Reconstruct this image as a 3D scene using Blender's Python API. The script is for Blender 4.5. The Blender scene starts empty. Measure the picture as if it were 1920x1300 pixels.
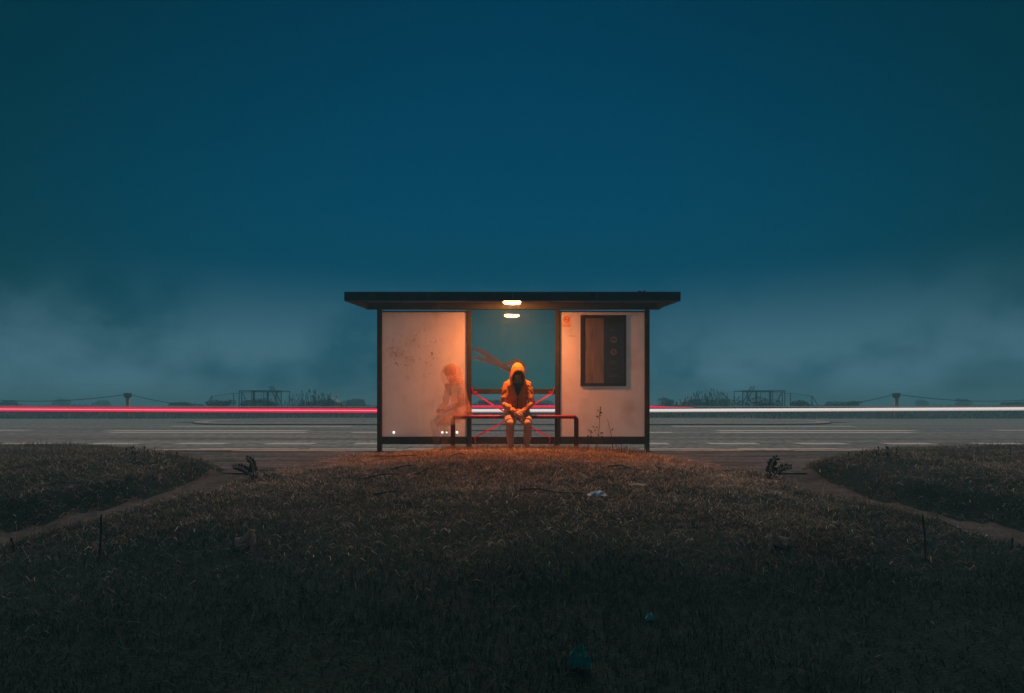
import bpy, bmesh, math, random
import numpy as np
from mathutils import Vector, Matrix
random.seed(7); rng = np.random.default_rng(7)
R = math.radians
sc = bpy.context.scene
C = sc.collection

# ------------------------------------------------------------------ camera
F = 1102.0; HOR = 757.0; CAMZ = 0.78          # focal length in photo pixels, horizon row, eye height
cd = bpy.data.cameras.new('camera'); cam = bpy.data.objects.new('camera', cd); C.objects.link(cam)
cam.location = (0, 0, CAMZ); cam.rotation_euler = (R(90), 0, 0)
cd.sensor_width = 36; cd.lens = 36 * F / 1920; cd.shift_y = (HOR - 650) / 1920
cd.clip_start = 0.05; cd.clip_end = 3000
sc.camera = cam

# ------------------------------------------------------------------ world, sun, exposure
SUN_EL = 42.0
w = bpy.data.worlds.new('World'); sc.world = w; w.use_nodes = True
nt = w.node_tree; nt.nodes.clear(); N = nt.nodes.new; L = nt.links.new
def wm(op, a, b=None, clamp=False):
    n = N('ShaderNodeMath'); n.operation = op; n.use_clamp = clamp
    for i, v in enumerate((a, b)):
        if v is None: continue
        if isinstance(v, (int, float)): n.inputs[i].default_value = v
        else: L(v, n.inputs[i])
    return n.outputs[0]
def wmix(fac, a, b, mode='MIX'):
    n = N('ShaderNodeMix'); n.data_type = 'RGBA'; n.blend_type = mode
    for k, v in ((0, fac), (6, a), (7, b)):
        if isinstance(v, (int, float)): n.inputs[k].default_value = v
        elif isinstance(v, tuple): n.inputs[k].default_value = (*v, 1)
        else: L(v, n.inputs[k])
    return n.outputs[2]
tc = N('ShaderNodeTexCoord'); sep = N('ShaderNodeSeparateXYZ'); L(tc.outputs['Generated'], sep.inputs[0])
sky = N('ShaderNodeTexSky'); sky.sky_type = 'NISHITA'; sky.sun_disc = False
sky.sun_elevation = R(SUN_EL); sky.sun_rotation = 0; sky.dust_density = 0.3; sky.ozone_density = 6
skyt = wmix(1.0, sky.outputs[0], (0.0, 0.010, 0.016), 'MULTIPLY')
ramp = N('ShaderNodeValToRGB'); L(sep.outputs[2], ramp.inputs[0])
e = ramp.color_ramp.elements
e[0].position = 0.0; e[0].color = (0.006, 0.068, 0.112, 1)
e[1].position = 1.0; e[1].color = (0.0, 0.034, 0.075, 1)
for p, c in ((0.10, (0.001, 0.064, 0.100)), (0.30, (0.0, 0.060, 0.118)), (0.56, (0.0, 0.046, 0.104))):
    q = e.new(p); q.color = (*c, 1)
# greener and a little dimmer away from the azimuth where the light has gone down
azn = N('ShaderNodeMapRange'); azn.interpolation_type = 'SMOOTHSTEP'; azn.inputs[1].default_value = 0.62; azn.inputs[2].default_value = 0.97; L(sep.outputs[1], azn.inputs[0])
side = wmix(1.0, ramp.outputs[0], (1.0, 0.60, 0.42), 'MULTIPLY')
base = wmix(azn.outputs[0], side, ramp.outputs[0])
base = wmix(0.10, base, skyt)
mp = N('ShaderNodeMapping'); mp.inputs['Scale'].default_value = (1.0, 1.0, 1.25); mp.inputs['Location'].default_value = (0.35, 0.0, 0.1)
L(tc.outputs['Generated'], mp.inputs[0])
no = N('ShaderNodeTexNoise'); no.inputs['Scale'].default_value = 4.0; no.inputs['Detail'].default_value = 7; no.inputs['Roughness'].default_value = 0.55
no.inputs['Distortion'].default_value = 0.0
L(mp.outputs[0], no.inputs['Vector'])
mr = N('ShaderNodeMapRange'); mr.interpolation_type = 'SMOOTHSTEP'; mr.inputs[1].default_value = 0.33; mr.inputs[2].default_value = 0.61
L(no.outputs[0], mr.inputs[0])
me_ = N('ShaderNodeMapRange'); me_.interpolation_type = 'SMOOTHSTEP'; me_.inputs[1].default_value = 0.23; me_.inputs[2].default_value = 0.03
L(sep.outputs[2], me_.inputs[0])
mist = wm('MULTIPLY', wm('MULTIPLY', mr.outputs[0], me_.outputs[0]), 0.9)
base = wmix(mist, base, (0.070, 0.175, 0.240))
bg = N('ShaderNodeBackground'); bg.inputs[1].default_value = 1.0; L(base, bg.inputs[0])
ow = N('ShaderNodeOutputWorld'); L(bg.outputs[0], ow.inputs[0])

sd = bpy.data.lights.new('sun', 'SUN'); sun = bpy.data.objects.new('sun', sd); C.objects.link(sun)
sd.energy = 1.5; sd.angle = R(60); sd.color = (1.0, 0.92, 0.87)
sun.rotation_euler = (R(-(90 - SUN_EL)), 0, 0); sun.location = (0, 30, 12)
sc.view_settings.view_transform = 'Standard'; sc.view_settings.look = 'None'
sc.view_settings.exposure = 0; sc.view_settings.gamma = 1; sc.view_settings.use_curve_mapping = False
cy = sc.cycles
cy.use_denoising = True
try: cy.denoiser = 'OPENIMAGEDENOISE'
except Exception: pass
cy.max_bounces = 8; cy.transparent_max_bounces = 24; cy.volume_bounces = 1; cy.sample_clamp_indirect = 4
cy.caustics_reflective = False; cy.caustics_refractive = False

# ------------------------------------------------------------------ helpers
def at(px, py, Y):
    """world point seen at photo pixel (px, py) at distance Y"""
    return Vector(((px - 960) * Y / F, Y, CAMZ - (py - HOR) * Y / F))
def prop(o, label=None, cat=None, group=None, kind=None):
    if label: o['label'] = label
    if cat: o['category'] = cat
    if group: o['group'] = group
    if kind: o['kind'] = kind
    return o
def empty(name, loc, label, cat, group=None, rz=0):
    o = bpy.data.objects.new(name, None); C.objects.link(o); o.location = loc; o.rotation_euler = (0, 0, rz)
    o.empty_display_size = 0.1
    return prop(o, label, cat, group)
def link(name, me, mats, parent=None):
    o = bpy.data.objects.new(name, me); C.objects.link(o)
    if not isinstance(mats, (list, tuple)): mats = [mats]
    if not me.materials:
        for m in mats: me.materials.append(m)
    if parent is not None:
        o.parent = parent
        # geometry is written in world space; undo the parents' placement
        M = Matrix.Identity(4); p = parent
        chain = []
        while p: chain.append(p); p = p.parent
        for p in reversed(chain): M = M @ (p.matrix_parent_inverse @ p.matrix_basis)
        o.matrix_parent_inverse = M.inverted()
    return o
class MB:
    def __init__(s): s.v = []; s.f = []; s.mi = []; s.cur = 0
    def add(s, vs, fs):
        b = len(s.v); s.v += [tuple(p) for p in vs]
        for f in fs: s.f.append(tuple(b + i for i in f)); s.mi.append(s.cur)
        return s
    def box(s, a, b, bev=0.0):
        x0, y0, z0 = a; x1, y1, z1 = b
        if bev <= 0:
            vs = [(x0,y0,z0),(x1,y0,z0),(x1,y1,z0),(x0,y1,z0),(x0,y0,z1),(x1,y0,z1),(x1,y1,z1),(x0,y1,z1)]
            return s.add(vs, [(3,2,1,0),(4,5,6,7),(0,1,5,4),(1,2,6,5),(2,3,7,6),(3,0,4,7)])
        bm = bmesh.new(); bmesh.ops.create_cube(bm, size=1)
        for v in bm.verts: v.co = Vector(((x0+x1)/2 + v.co.x*(x1-x0), (y0+y1)/2 + v.co.y*(y1-y0), (z0+z1)/2 + v.co.z*(z1-z0)))
        bmesh.ops.bevel(bm, geom=list(bm.edges), offset=bev, segments=2, affect='EDGES', profile=0.5)
        bm.verts.index_update()
        s.add([v.co for v in bm.verts], [[v.index for v in f.verts] for f in bm.faces]); bm.free(); return s
    def tube(s, pts, r, n=8, cap=True, flat=1.0, up=None):
        pts = [Vector(p) for p in pts]; k = len(pts)
        rs = r if isinstance(r, (list, tuple)) else [r] * k
        vs = []; ref = None
        for i, p in enumerate(pts):
            t = (pts[min(i+1, k-1)] - pts[max(i-1, 0)]).normalized()
            if ref is None:
                a = Vector(up) if up else (Vector((0,0,1)) if abs(t.z) < 0.9 else Vector((1,0,0)))
                ref = (a - t * a.dot(t)).normalized()
            else: ref = (ref - t * ref.dot(t)).normalized()
            bi = t.cross(ref)
            rr = rs[i] if isinstance(rs[i], (tuple, list)) else (rs[i], rs[i] * flat)
            for j in range(n):
                a = 2 * math.pi * j / n
                vs.append(p + bi * (math.cos(a) * rr[0]) + ref * (math.sin(a) * rr[1]))
        fs = []
        for i in range(k - 1):
            for j in range(n):
                j2 = (j + 1) % n
                fs.append((i*n + j, i*n + j2, (i+1)*n + j2, (i+1)*n + j))
        if cap: fs.append(tuple(range(n-1, -1, -1))); fs.append(tuple((k-1)*n + j for j in range(n)))
        return s.add(vs, fs)
    def ball(s, c, r, u=16, v=10, rot=None):
        c = Vector(c); r = r if isinstance(r, (tuple, list)) else (r, r, r); vs = []; fs = []
        for i in range(v + 1):
            th = math.pi * i / v
            for j in range(u):
                ph = 2 * math.pi * j / u
                d = Vector((math.sin(th)*math.cos(ph)*r[0], math.sin(th)*math.sin(ph)*r[1], math.cos(th)*r[2]))
                vs.append(c + (rot @ d if rot else d))
        for i in range(v):
            for j in range(u):
                j2 = (j+1) % u
                fs.append((i*u+j, (i+1)*u+j, (i+1)*u+j2, i*u+j2))
        return s.add(vs, fs)
    def me(s, name, smooth=False):
        m = bpy.data.meshes.new(name); m.from_pydata(s.v, [], s.f); m.update()
        if any(s.mi): m.polygons.foreach_set('material_index', s.mi)
        if smooth: m.shade_smooth()
        return m
    def build(s, name, mats, parent=None, smooth=False):
        me = s.me(name, smooth)
        if not isinstance(mats, (list, tuple)): mats = [mats]
        for m in mats: me.materials.append(m)
        return link(name, me, mats, parent)

def mat(name, col, rough=0.6, var=0.25, scale=6.0, bump=0.0, bscale=60.0, metal=0.0, spec=0.5, dirt=None, stretch=(1,1,1), trans=0.0, attr=None, grain=None):
    m = bpy.data.materials.new(name); m.use_nodes = True; t = m.node_tree; n = t.nodes; l = t.links
    p = n['Principled BSDF']; p.inputs['Roughness'].default_value = rough; p.inputs['Metallic'].default_value = metal
    p.inputs['Specular IOR Level'].default_value = spec
    tcn = n.new('ShaderNodeTexCoord'); mpn = n.new('ShaderNodeMapping'); mpn.inputs['Scale'].default_value = stretch
    l.new(tcn.outputs['Object'], mpn.inputs[0])
    a = n.new('ShaderNodeTexNoise'); a.inputs['Scale'].default_value = scale; a.inputs['Detail'].default_value = 6; a.inputs['Roughness'].default_value = 0.6
    l.new(mpn.outputs[0], a.inputs['Vector'])
    mx = n.new('ShaderNodeMix'); mx.data_type = 'RGBA'
    mx.inputs[6].default_value = (*[c * (1 - var) for c in col], 1); mx.inputs[7].default_value = (*[min(1, c * (1 + var)) for c in col], 1)
    rm = n.new('ShaderNodeMapRange'); rm.inputs[1].default_value = 0.3; rm.inputs[2].default_value = 0.7
    l.new(a.outputs[0], rm.inputs[0]); l.new(rm.outputs[0], mx.inputs[0]); out = mx.outputs[2]
    if attr:
        at_ = n.new('ShaderNodeAttribute'); at_.attribute_name = attr
        m2 = n.new('ShaderNodeMix'); m2.data_type = 'RGBA'; m2.blend_type = 'MULTIPLY'; m2.inputs[0].default_value = 1
        l.new(out, m2.inputs[6]); l.new(at_.outputs['Color'], m2.inputs[7]); out = m2.outputs[2]
    if dirt:
        dcol, dscale, lo, hi = dirt
        b = n.new('ShaderNodeTexNoise'); b.inputs['Scale'].default_value = dscale; b.inputs['Detail'].default_value = 8; b.inputs['Roughness'].default_value = 0.65
        l.new(mpn.outputs[0], b.inputs['Vector'])
        r2 = n.new('ShaderNodeMapRange'); r2.inputs[1].default_value = lo; r2.inputs[2].default_value = hi; l.new(b.outputs[0], r2.inputs[0])
        m3 = n.new('ShaderNodeMix'); m3.data_type = 'RGBA'; l.new(r2.outputs[0], m3.inputs[0]); l.new(out, m3.inputs[6]); m3.inputs[7].default_value = (*dcol, 1); out = m3.outputs[2]
    if grain:
        gn = n.new('ShaderNodeTexNoise'); gn.inputs['Scale'].default_value = grain[0]; gn.inputs['Detail'].default_value = 3; gm = n.new('ShaderNodeMapping'); gm.inputs['Scale'].default_value = grain[2]
        l.new(tcn.outputs['Object'], gm.inputs[0]); l.new(gm.outputs[0], gn.inputs['Vector'])
        gr = n.new('ShaderNodeMapRange'); gr.inputs[1].default_value = .3; gr.inputs[2].default_value = .7; gr.inputs[3].default_value = 1-grain[1]; gr.inputs[4].default_value = 1+grain[1]; l.new(gn.outputs[0], gr.inputs[0])
        m4 = n.new('ShaderNodeMix'); m4.data_type = 'RGBA'; m4.blend_type = 'MULTIPLY'; m4.inputs[0].default_value = 1; l.new(out, m4.inputs[6]); l.new(gr.outputs[0], m4.inputs[7]); out = m4.outputs[2]
    l.new(out, p.inputs['Base Color'])
    if bump > 0:
        bn = n.new('ShaderNodeTexNoise'); bn.inputs['Scale'].default_value = bscale; bn.inputs['Detail'].default_value = 5
        l.new(mpn.outputs[0], bn.inputs['Vector'])
        bp = n.new('ShaderNodeBump'); bp.inputs['Strength'].default_value = bump; bp.inputs['Distance'].default_value = 0.02
        l.new(bn.outputs[0], bp.inputs['Height']); l.new(bp.outputs[0], p.inputs['Normal'])
    if trans > 0:
        tr = n.new('ShaderNodeBsdfTranslucent'); l.new(out, tr.inputs[0])
        ms = n.new('ShaderNodeMixShader'); ms.inputs[0].default_value = trans
        l.new(p.outputs[0], ms.inputs[1]); l.new(tr.outputs[0], ms.inputs[2]); l.new(ms.outputs[0], n['Material Output'].inputs[0])
    m['_col'] = out.node.name
    return m
def emis(name, col, s):
    m = bpy.data.materials.new(name); m.use_nodes = True; t = m.node_tree; t.nodes.clear()
    a = t.nodes.new('ShaderNodeEmission'); a.inputs[0].default_value = (*col, 1); a.inputs[1].default_value = s
    o = t.nodes.new('ShaderNodeOutputMaterial'); t.links.new(a.outputs[0], o.inputs[0]); return m

# value noise for numpy fields
_lat = rng.random((256, 256))
def vnoise(x, y, s=1.0, seed=0):
    x = np.asarray(x) * s + 31.7 * seed + 1000; y = np.asarray(y) * s + 17.3 * seed + 1000
    xi = np.floor(x).astype(int); yi = np.floor(y).astype(int); fx = x - xi; fy = y - yi
    fx = fx*fx*(3-2*fx); fy = fy*fy*(3-2*fy)
    g = lambda a, b: _lat[a % 256, b % 256]
    return (g(xi,yi)*(1-fx)+g(xi+1,yi)*fx)*(1-fy) + (g(xi,yi+1)*(1-fx)+g(xi+1,yi+1)*fx)*fy
def sst(a, b, x):
    t = np.clip((np.asarray(x, float) - a) / (b - a), 0, 1); return t*t*(3-2*t)

# ------------------------------------------------------------------ ground
def path_x(y): return 3.14 + 0.12*np.clip(6.8 - y, 0, 6)**1.6 + 0.04*np.sin(y*1.9) + 0.03*np.sin(y*4.1+1)
def path_half(y): return 0.165 + 0.05*np.sin(y*2.2) + 0.03*sst(5.8, 6.8, y)
def path_mask(x, y):
    d = np.abs(np.abs(x) - path_x(y)) + 0.10*(vnoise(x, y, 5, 3)-0.5)
    return (1 - sst(path_half(y)*0.75, path_half(y)*1.25, d)) * (1 - sst(6.9, 7.4, y))
def ground_z(x, y):
    x = np.asarray(x, float); y = np.asarray(y, float); ax = np.abs(x)
    base = 0.012 - 0.068*np.clip(6.75 - y, 0, 5.75) - 0.042*sst(6.68, 6.95, y)
    mound = 0.165*np.exp(-(np.abs(x)/2.15)**3) * sst(4.0, 8.2, y) * (1 - 0.38*sst(8.35, 8.75, y)) * (1 - sst(9.05, 9.4, y)) - 0.05*sst(9.0, 9.4, y)
    far = 7.05 + 1.6*sst(3.3, 6.0, ax)
    bank = (0.21 + 0.12*sst(7, 3, y)) * (.55*sst(.15, .42, ax - path_x(y)) + .45*sst(.28, 1.1, ax - path_x(y))) * (1 - sst(far - 0.5, far + 0.25, y))
    pm = 1 - sst(0.15, 0.42, np.abs(ax - path_x(y)))
    rough = 0.05*(vnoise(x, y, 1.3, 1)-0.5) + 0.035*(vnoise(x, y, 4, 2)-0.5)
    inapron = sst(6.6, 7.0, y) * sst(2.2, 2.7, ax) * (1-sst(3.2, 3.5, ax))
    return base + mound + bank - 0.05*pm*(1-sst(6.4, 6.9, y)) + rough*(1-sst(6.3, 7.0, y)*0.5)*(1-sst(8.8, 9.2, y)) 
def gz(x, y): return float(ground_z(x, y))
def on_ground(px, py):
    """ground point of the verge seen at a photo pixel"""
    Y = 1.3
    while Y < 12:
        p = at(px, py, Y)
        if p.z <= gz(p.x, p.y): return p
        Y += 0.01
    return at(px, py, 8)

M = {}
M['soil'] = mat('soil', (0.012, 0.026, 0.019), 0.95, 0.45, 14, 0.8, 70, spec=0.1)
M['dirt'] = mat('trodden_dirt', (0.098, 0.084, 0.073), 0.95, 0.45, 9, 0.8, 90, spec=0.1, grain=(60, .4, (1,1,1)))
M['worn'] = mat('worn_straw_ground', (0.24, 0.19, 0.145), 0.95, 0.45, 9, 0.9, 60, spec=0.05, dirt=((.06,.048,.036), 6, .5, .62), grain=(70, .5, (1,1,1)))
M['asphalt'] = mat('asphalt', (0.33, 0.29, 0.25), 0.95, 0.42, 1.6, 0.5, 120, spec=0.08, dirt=((0.15, 0.135, 0.12), 0.8, 0.48, 0.66), stretch=(0.07, 1.5, 1), grain=(9, .42, (1, .35, 1)))
M['apron'] = mat('worn_pavement', (0.14, 0.122, 0.108), 0.95, 0.45, 4.5, 0.6, 110, spec=0.08, dirt=((0.06, 0.054, 0.05), 1.7, 0.46, 0.62), stretch=(0.35, 1.8, 1), grain=(14, .5, (1, .5, 1)))
M['kerb'] = mat('kerb_concrete', (0.52, 0.39, 0.31), 0.9, 0.3, 5, 0.5, 80, spec=0.1)
M['paint'] = mat('road_paint', (0.88, 0.66, 0.54), 0.9, 0.25, 5, spec=.1, dirt=((0.36, 0.29, 0.25), 7, 0.56, 0.72), stretch=(1.2, 5, 1))
M['farsoil'] = mat('far_soil', (0.11, 0.090, 0.072), 0.95, 0.4, 0.5, spec=0.1)

def grid_mesh(name, xs, ys, zf):
    X, Y = np.meshgrid(xs, ys); Z = zf(X, Y); nx, ny = len(xs), len(ys)
    v = np.stack([X, Y, Z], -1).reshape(-1, 3)
    i = np.arange(ny-1)[:, None]*nx + np.arange(nx-1)[None]
    f = np.stack([i, i+1, i+nx+1, i+nx], -1).reshape(-1, 4)
    m = bpy.data.meshes.new(name); m.from_pydata(v.tolist(), [], f.tolist()); m.update(); m.shade_smooth()
    return m, f, v
# the one ground sheet under everything, out to the horizon
g = MB(); g.add([(-420,-200,-0.62),(420,-200,-0.62),(420,420,-0.30),(-420,420,-0.30)], [(0,1,2,3)])
prop(g.build('ground', M['farsoil']), kind='structure')
# near verge
me, f, v = grid_mesh('verge', np.linspace(-13, 13, 261), np.linspace(-6, 9.55, 156), ground_z)
me.materials.append(M['soil']); me.materials.append(M['dirt']); me.materials.append(M['worn'])
cen = v[f].mean(1); me.polygons.foreach_set('material_index', np.where(path_mask(cen[:,0], cen[:,1]) > 0.45, 1, np.where((sst(5.6, 7.6, cen[:,1])*(1-sst(2.4, 3.2, np.abs(cen[:,0]))) + .5*(vnoise(cen[:,0], cen[:,1], 2, 33)-.5)) > .5, 2, 0)).astype(np.int32))
prop(link('verge', me, []), kind='structure')
# pavement, road, far side
pv = MB(); pv.add([(-26,6.62,0.0),(26,6.62,0.0),(26,9.58,0.0),(-26,9.58,0.0)], [(0,1,2,3)])
pavement = prop(pv.build('pavement', M['apron']), kind='structure')
rd = MB(); rd.add([(-200,9.58,-0.004),(200,9.58,-0.004),(200,31,-0.004),(-200,31,-0.004)], [(0,1,2,3)])
road = prop(rd.build('road', M['asphalt']), kind='structure')
for k in range(34):
    x = -15.6 + k*0.92
    b = MB(); dz = random.uniform(-.006, .006)
    b.box((x+.006, 9.59+random.uniform(-.006,.006), -0.05), (x+.914, 9.88, 0.014+dz), 0.010); b.build('kerb_stone', M['kerb'], pavement)
def dash(x0, x1, y, wd, name='lane_dash'):
    b = MB(); n = max(2, int((x1-x0)/0.25)); vs = []; fs = []
    for i in range(n+1):
        x = x0 + (x1-x0)*i/n; j = 0.012
        vs += [(x, y-wd/2+random.uniform(-j,j), 0.0005), (x, y+wd/2+random.uniform(-j,j), 0.0005)]
    for i in range(n): fs.append((2*i, 2*i+2, 2*i+3, 2*i+1))
    b.add(vs, fs); return b.build(name, M['paint'], road)
for k in range(-12, 13):
    xc = (k+0.5)*1.72 + random.uniform(-.03, .03)
    dash(xc-0.48, xc+0.48, 11.46, 0.42)
for sgn in (-1, 1):
    for (a, b_, Y, wd) in ((-385, -755, 16.95, 0.62), (-385, -755, 15.85, 0.52), (-905, -1160, 17.2, 0.5), (-120, -300, 15.9, .5), (-90, 80, 16.9, .5), (-300, -640, 20.2, .6)):
        xs = sorted((sgn*a*Y/F, sgn*b_*Y/F)); dash(xs[0], xs[1], Y, wd, 'edge_line')
for (a, b_) in ((-5.4,-3.7),(-3.5,-2.0),(-1.8,.6),(.8,1.9),(2.2,3.5),(3.9,5.6)):
    dash(a, b_, 10.15, 0.13, 'edge_line')
# traffic island across the road with its kerb
def stadium(x0, x1, y0, y1, n=12):
    r = (y1-y0)/2; cyy = (y0+y1)/2; out = []
    for i in range(n+1):
        a = -math.pi/2 + math.pi*i/n; out.append((x1 + r*0.8*math.cos(a), cyy + r*math.sin(a)))
    for i in range(n+1):
        a = math.pi/2 + math.pi*i/n; out.append((x0 + r*0.8*math.cos(a), cyy + r*math.sin(a)))
    return out
A = stadium(-9.8, 9.8, 21.3, 29.7); B = stadium(-9.7, 9.7, 21.8, 29.2); k = len(A)
isl = MB(); isl.add([(x, y, 0.05) for x, y in B], [tuple(range(k))])
island = prop(isl.build('traffic_island', M['asphalt']), kind='structure')
kb = MB(); vs = [(x,y,-.02) for x,y in A] + [(x,y,.055) for x,y in A] + [(x,y,.055) for x,y in B] + [(x,y,.03) for x,y in B]
kb.add(vs, [(r_*k+i, r_*k+(i+1)%k, (r_+1)*k+(i+1)%k, (r_+1)*k+i) for r_ in range(3) for i in range(k)])
kb.build('kerb', M['kerb'], island)
def far_z(x, y):
    return -0.05 + 0.42*sst(30.3, 33, y)*(0.8+0.5*vnoise(x, y, 0.25, 5)) + 0.10*(vnoise(x, y, 0.9, 6)-.5)*sst(30.2, 31, y) - 0.25*sst(60, 200, y)
me, f, v = grid_mesh('far_verge', np.linspace(-140, 140, 281), np.concatenate([np.linspace(30.0, 40, 30), np.linspace(42, 400, 40)]), far_z)
me.materials.append(M['farsoil']); prop(link('far_verge', me, []), kind='structure')

# ------------------------------------------------------------------ bus shelter
M['frame'] = mat('dark_painted_steel', (0.026, 0.027, 0.026), 0.62, 0.3, 4, 0.15, 40, spec=0.2, dirt=((0.075,0.065,0.055), 5, 0.55, 0.75))
M['under'] = mat('roof_lining', (0.10, 0.092, 0.085), 0.55, 0.3, 3, 0.2, 30, stretch=(0.4, 3, 1))
SY = 9.5; K = SY / F                 # plane of the back wall
X = lambda px: (px-960)*K
Zp = lambda py: CAMZ - (py-HOR)*K
shelter = empty('bus_shelter', (0, 9.4, 0), 'dark framed bus shelter with flat cantilevered roof, pale side panels and a lit ceiling lamp', 'bus shelter')
for px, z0 in ((712, -0.03), (880, 0.02), (1045, 0.02), (1213, -0.03)):
    b = MB(); b.box((X(px)-.036, SY-.04, z0), (X(px)+.036, SY+.04, 2.30), 0.006)
    if px in (712, 1213): b.box((X(px)-.055, SY-.06, -0.02), (X(px)+.055, SY+.06, 0.014), 0.004)
    b.build('post', M['frame'], shelter)
b = MB(); b.box((-2.36, SY-.055, 2.302), (2.39, SY+.05, 2.392), 0.006); b.box((-2.36, SY-.060, 2.335), (2.39, SY-.0552, 2.345)); b.build('header_beam', M['frame'], shelter)
for a, c in ((712, 880), (880, 1045), (1045, 1213)):
    b = MB(); b.box((X(a)+.038, SY-.022, Zp(833)), (X(c)-.038, SY+.03, Zp(819)), 0.006); b.build('bottom_beam', M['frame'], shelter)
b = MB(); b.box((X(880)+.038, SY-.030, Zp(739)), (X(1045)-.038, SY+.03, Zp(729.5)), 0.006); b.build('rail', M['frame'], shelter)
# panels
def panel_mat(name, mask_c, mask_r, strength):
    m = mat(name, (0.80, 0.79, 0.78), 0.55, 0.06, 2.5, 0.05, 20, spec=0.35, dirt=((0.52, 0.46, 0.41), 2.2, 0.52, 0.88), trans=0.42)
    t = m.node_tree; n = t.nodes; l = t.links; src = n[m['_col']]
    geo = n.new('ShaderNodeNewGeometry')
    def noise(scale, detail, st):
        mp_ = n.new('ShaderNodeMapping'); mp_.inputs['Scale'].default_value = st; l.new(geo.outputs['Position'], mp_.inputs[0])
        q = n.new('ShaderNodeTexNoise'); q.inputs['Scale'].default_value = scale; q.inputs['Detail'].default_value = detail; q.inputs['Roughness'].default_value = .6; q.inputs['Distortion'].default_value = 1.2
        l.new(mp_.outputs[0], q.inputs['Vector']); return q.outputs[0]
    def mr_(x, a, b2):
        r = n.new('ShaderNodeMapRange'); r.inputs[1].default_value = a; r.inputs[2].default_value = b2; l.new(x, r.inputs[0]); return r.outputs[0]
    def mu(a, b2):
        r = n.new('ShaderNodeMath'); r.operation = 'MULTIPLY'
        for i, q in enumerate((a, b2)):
            if isinstance(q, float): r.inputs[i].default_value = q
            else: l.new(q, r.inputs[i])
        return r.outputs[0]
    vm = n.new('ShaderNodeVectorMath'); vm.operation = 'DISTANCE'; vm.inputs[1].default_value = mask_c
    l.new(geo.outputs['Position'], vm.inputs[0])
    mk = mr_(vm.outputs['Value'], mask_r, mask_r*0.3)
    specks = mu(mu(mr_(noise(19, 4, (1, 1, .7)), .61, .66), mk), strength)
    streak = mu(mr_(noise(9, 4, (1.6, 1, .12)), .55, .8), 0.35)
    mxx = n.new('ShaderNodeMix'); mxx.data_type = 'RGBA'; l.new(specks, mxx.inputs[0]); l.new(src.outputs[2], mxx.inputs[6]); mxx.inputs[7].default_value = (.07, .055, .045, 1)
    mx2 = n.new('ShaderNodeMix'); mx2.data_type = 'RGBA'; l.new(streak, mx2.inputs[0]); l.new(mxx.outputs[2], mx2.inputs[6]); mx2.inputs[7].default_value = (.52, .46, .41, 1)
    l.new(mx2.outputs[2], n['Principled BSDF'].inputs['Base Color'])
    for nd in n:
        if nd.type == 'BSDF_TRANSLUCENT': l.new(mx2.outputs[2], nd.inputs[0])
    return m
ML = panel_mat('scuffed_panel', (X(775), SY, Zp(672)), 0.66, 0.80); MR = panel_mat('plain_panel', (X(1062), SY, Zp(780)), 0.4, 0.15)
for (a, c, m, lab) in ((716, 876, ML, 'pale panel with dark scuff marks'), (1049.5, 1209, MR, 'pale panel carrying the notice case')):
    p = MB(); p.box((X(a)+.003, SY-.008, Zp(818.5)), (X(c)-.003, SY+.006, Zp(585.8))); po = p.build('panel', m, shelter); po['label'] = lab
    p = MB(); p.box((X(a)+.003, SY-.014, Zp(585.6)), (X(c)-.003, SY+.012, Zp(583.4)))
    for xx in (X(a)-.004, X(c)-.006): p.box((xx, SY-.012, Zp(818.4)), (xx+.010, SY+.010, Zp(585.8)))
    p.build('panel_frame', M['frame'], po)
    if m is ML:
        white = emis('white_indicator', (1.0, .95, .9), 2.2)
        for px, rr in ((738.5, .018), (829.5, .018), (837.5, .013), (857, .018)):
            q = MB(); c0 = Vector((X(px), SY-.009, Zp(811)))
            q.tube([c0, c0+Vector((0,-.006,0))], [rr, rr*.8], 12); q.build('indicator_light', white, po)
        pan_l = po
    else: pan_r = po
# window pane: dusty glass
m = bpy.data.materials.new('dusty_glass'); m.use_nodes = True; t = m.node_tree; n = t.nodes; l = t.links; n.clear()
tr = n.new('ShaderNodeBsdfTransparent'); tr.inputs[0].default_value = (.52, .76, .70, 1)
gl = n.new('ShaderNodeBsdfGlossy'); gl.inputs['Roughness'].default_value = 0.02; gl.inputs[0].default_value = (1,1,1,1)
df = n.new('ShaderNodeBsdfDiffuse'); df.inputs[0].default_value = (.55, .52, .5, 1)
fr = n.new('ShaderNodeFresnel'); bf = n.new('ShaderNodeNewGeometry'); io = n.new('ShaderNodeMapRange'); io.inputs[3].default_value = 1.5; io.inputs[4].default_value = 1/1.5; l.new(bf.outputs['Backfacing'], io.inputs[0]); l.new(io.outputs[0], fr.inputs[0])
tcn = n.new('ShaderNodeTexCoord'); mpn = n.new('ShaderNodeMapping'); mpn.inputs['Scale'].default_value = (3, 1, .7); mpn.inputs['Rotation'].default_value = (0, .4, 0); l.new(tcn.outputs['Object'], mpn.inputs[0])
nn = n.new('ShaderNodeTexNoise'); nn.inputs['Scale'].default_value = 4; nn.inputs['Detail'].default_value = 8; nn.inputs['Roughness'].default_value = .7; l.new(mpn.outputs[0], nn.inputs['Vector'])
mrn = n.new('ShaderNodeMapRange'); mrn.inputs[1].default_value = .3; mrn.inputs[2].default_value = .75; mrn.inputs[3].default_value = .0; mrn.inputs[4].default_value = .007; l.new(nn.outputs[0], mrn.inputs[0])
m1 = n.new('ShaderNodeMixShader'); l.new(fr.outputs[0], m1.inputs[0]); l.new(tr.outputs[0], m1.inputs[1]); l.new(gl.outputs[0], m1.inputs[2])
m2 = n.new('ShaderNodeMixShader'); l.new(mrn.outputs[0], m2.inputs[0]); l.new(m1.outputs[0], m2.inputs[1]); l.new(df.outputs[0], m2.inputs[2])
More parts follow.
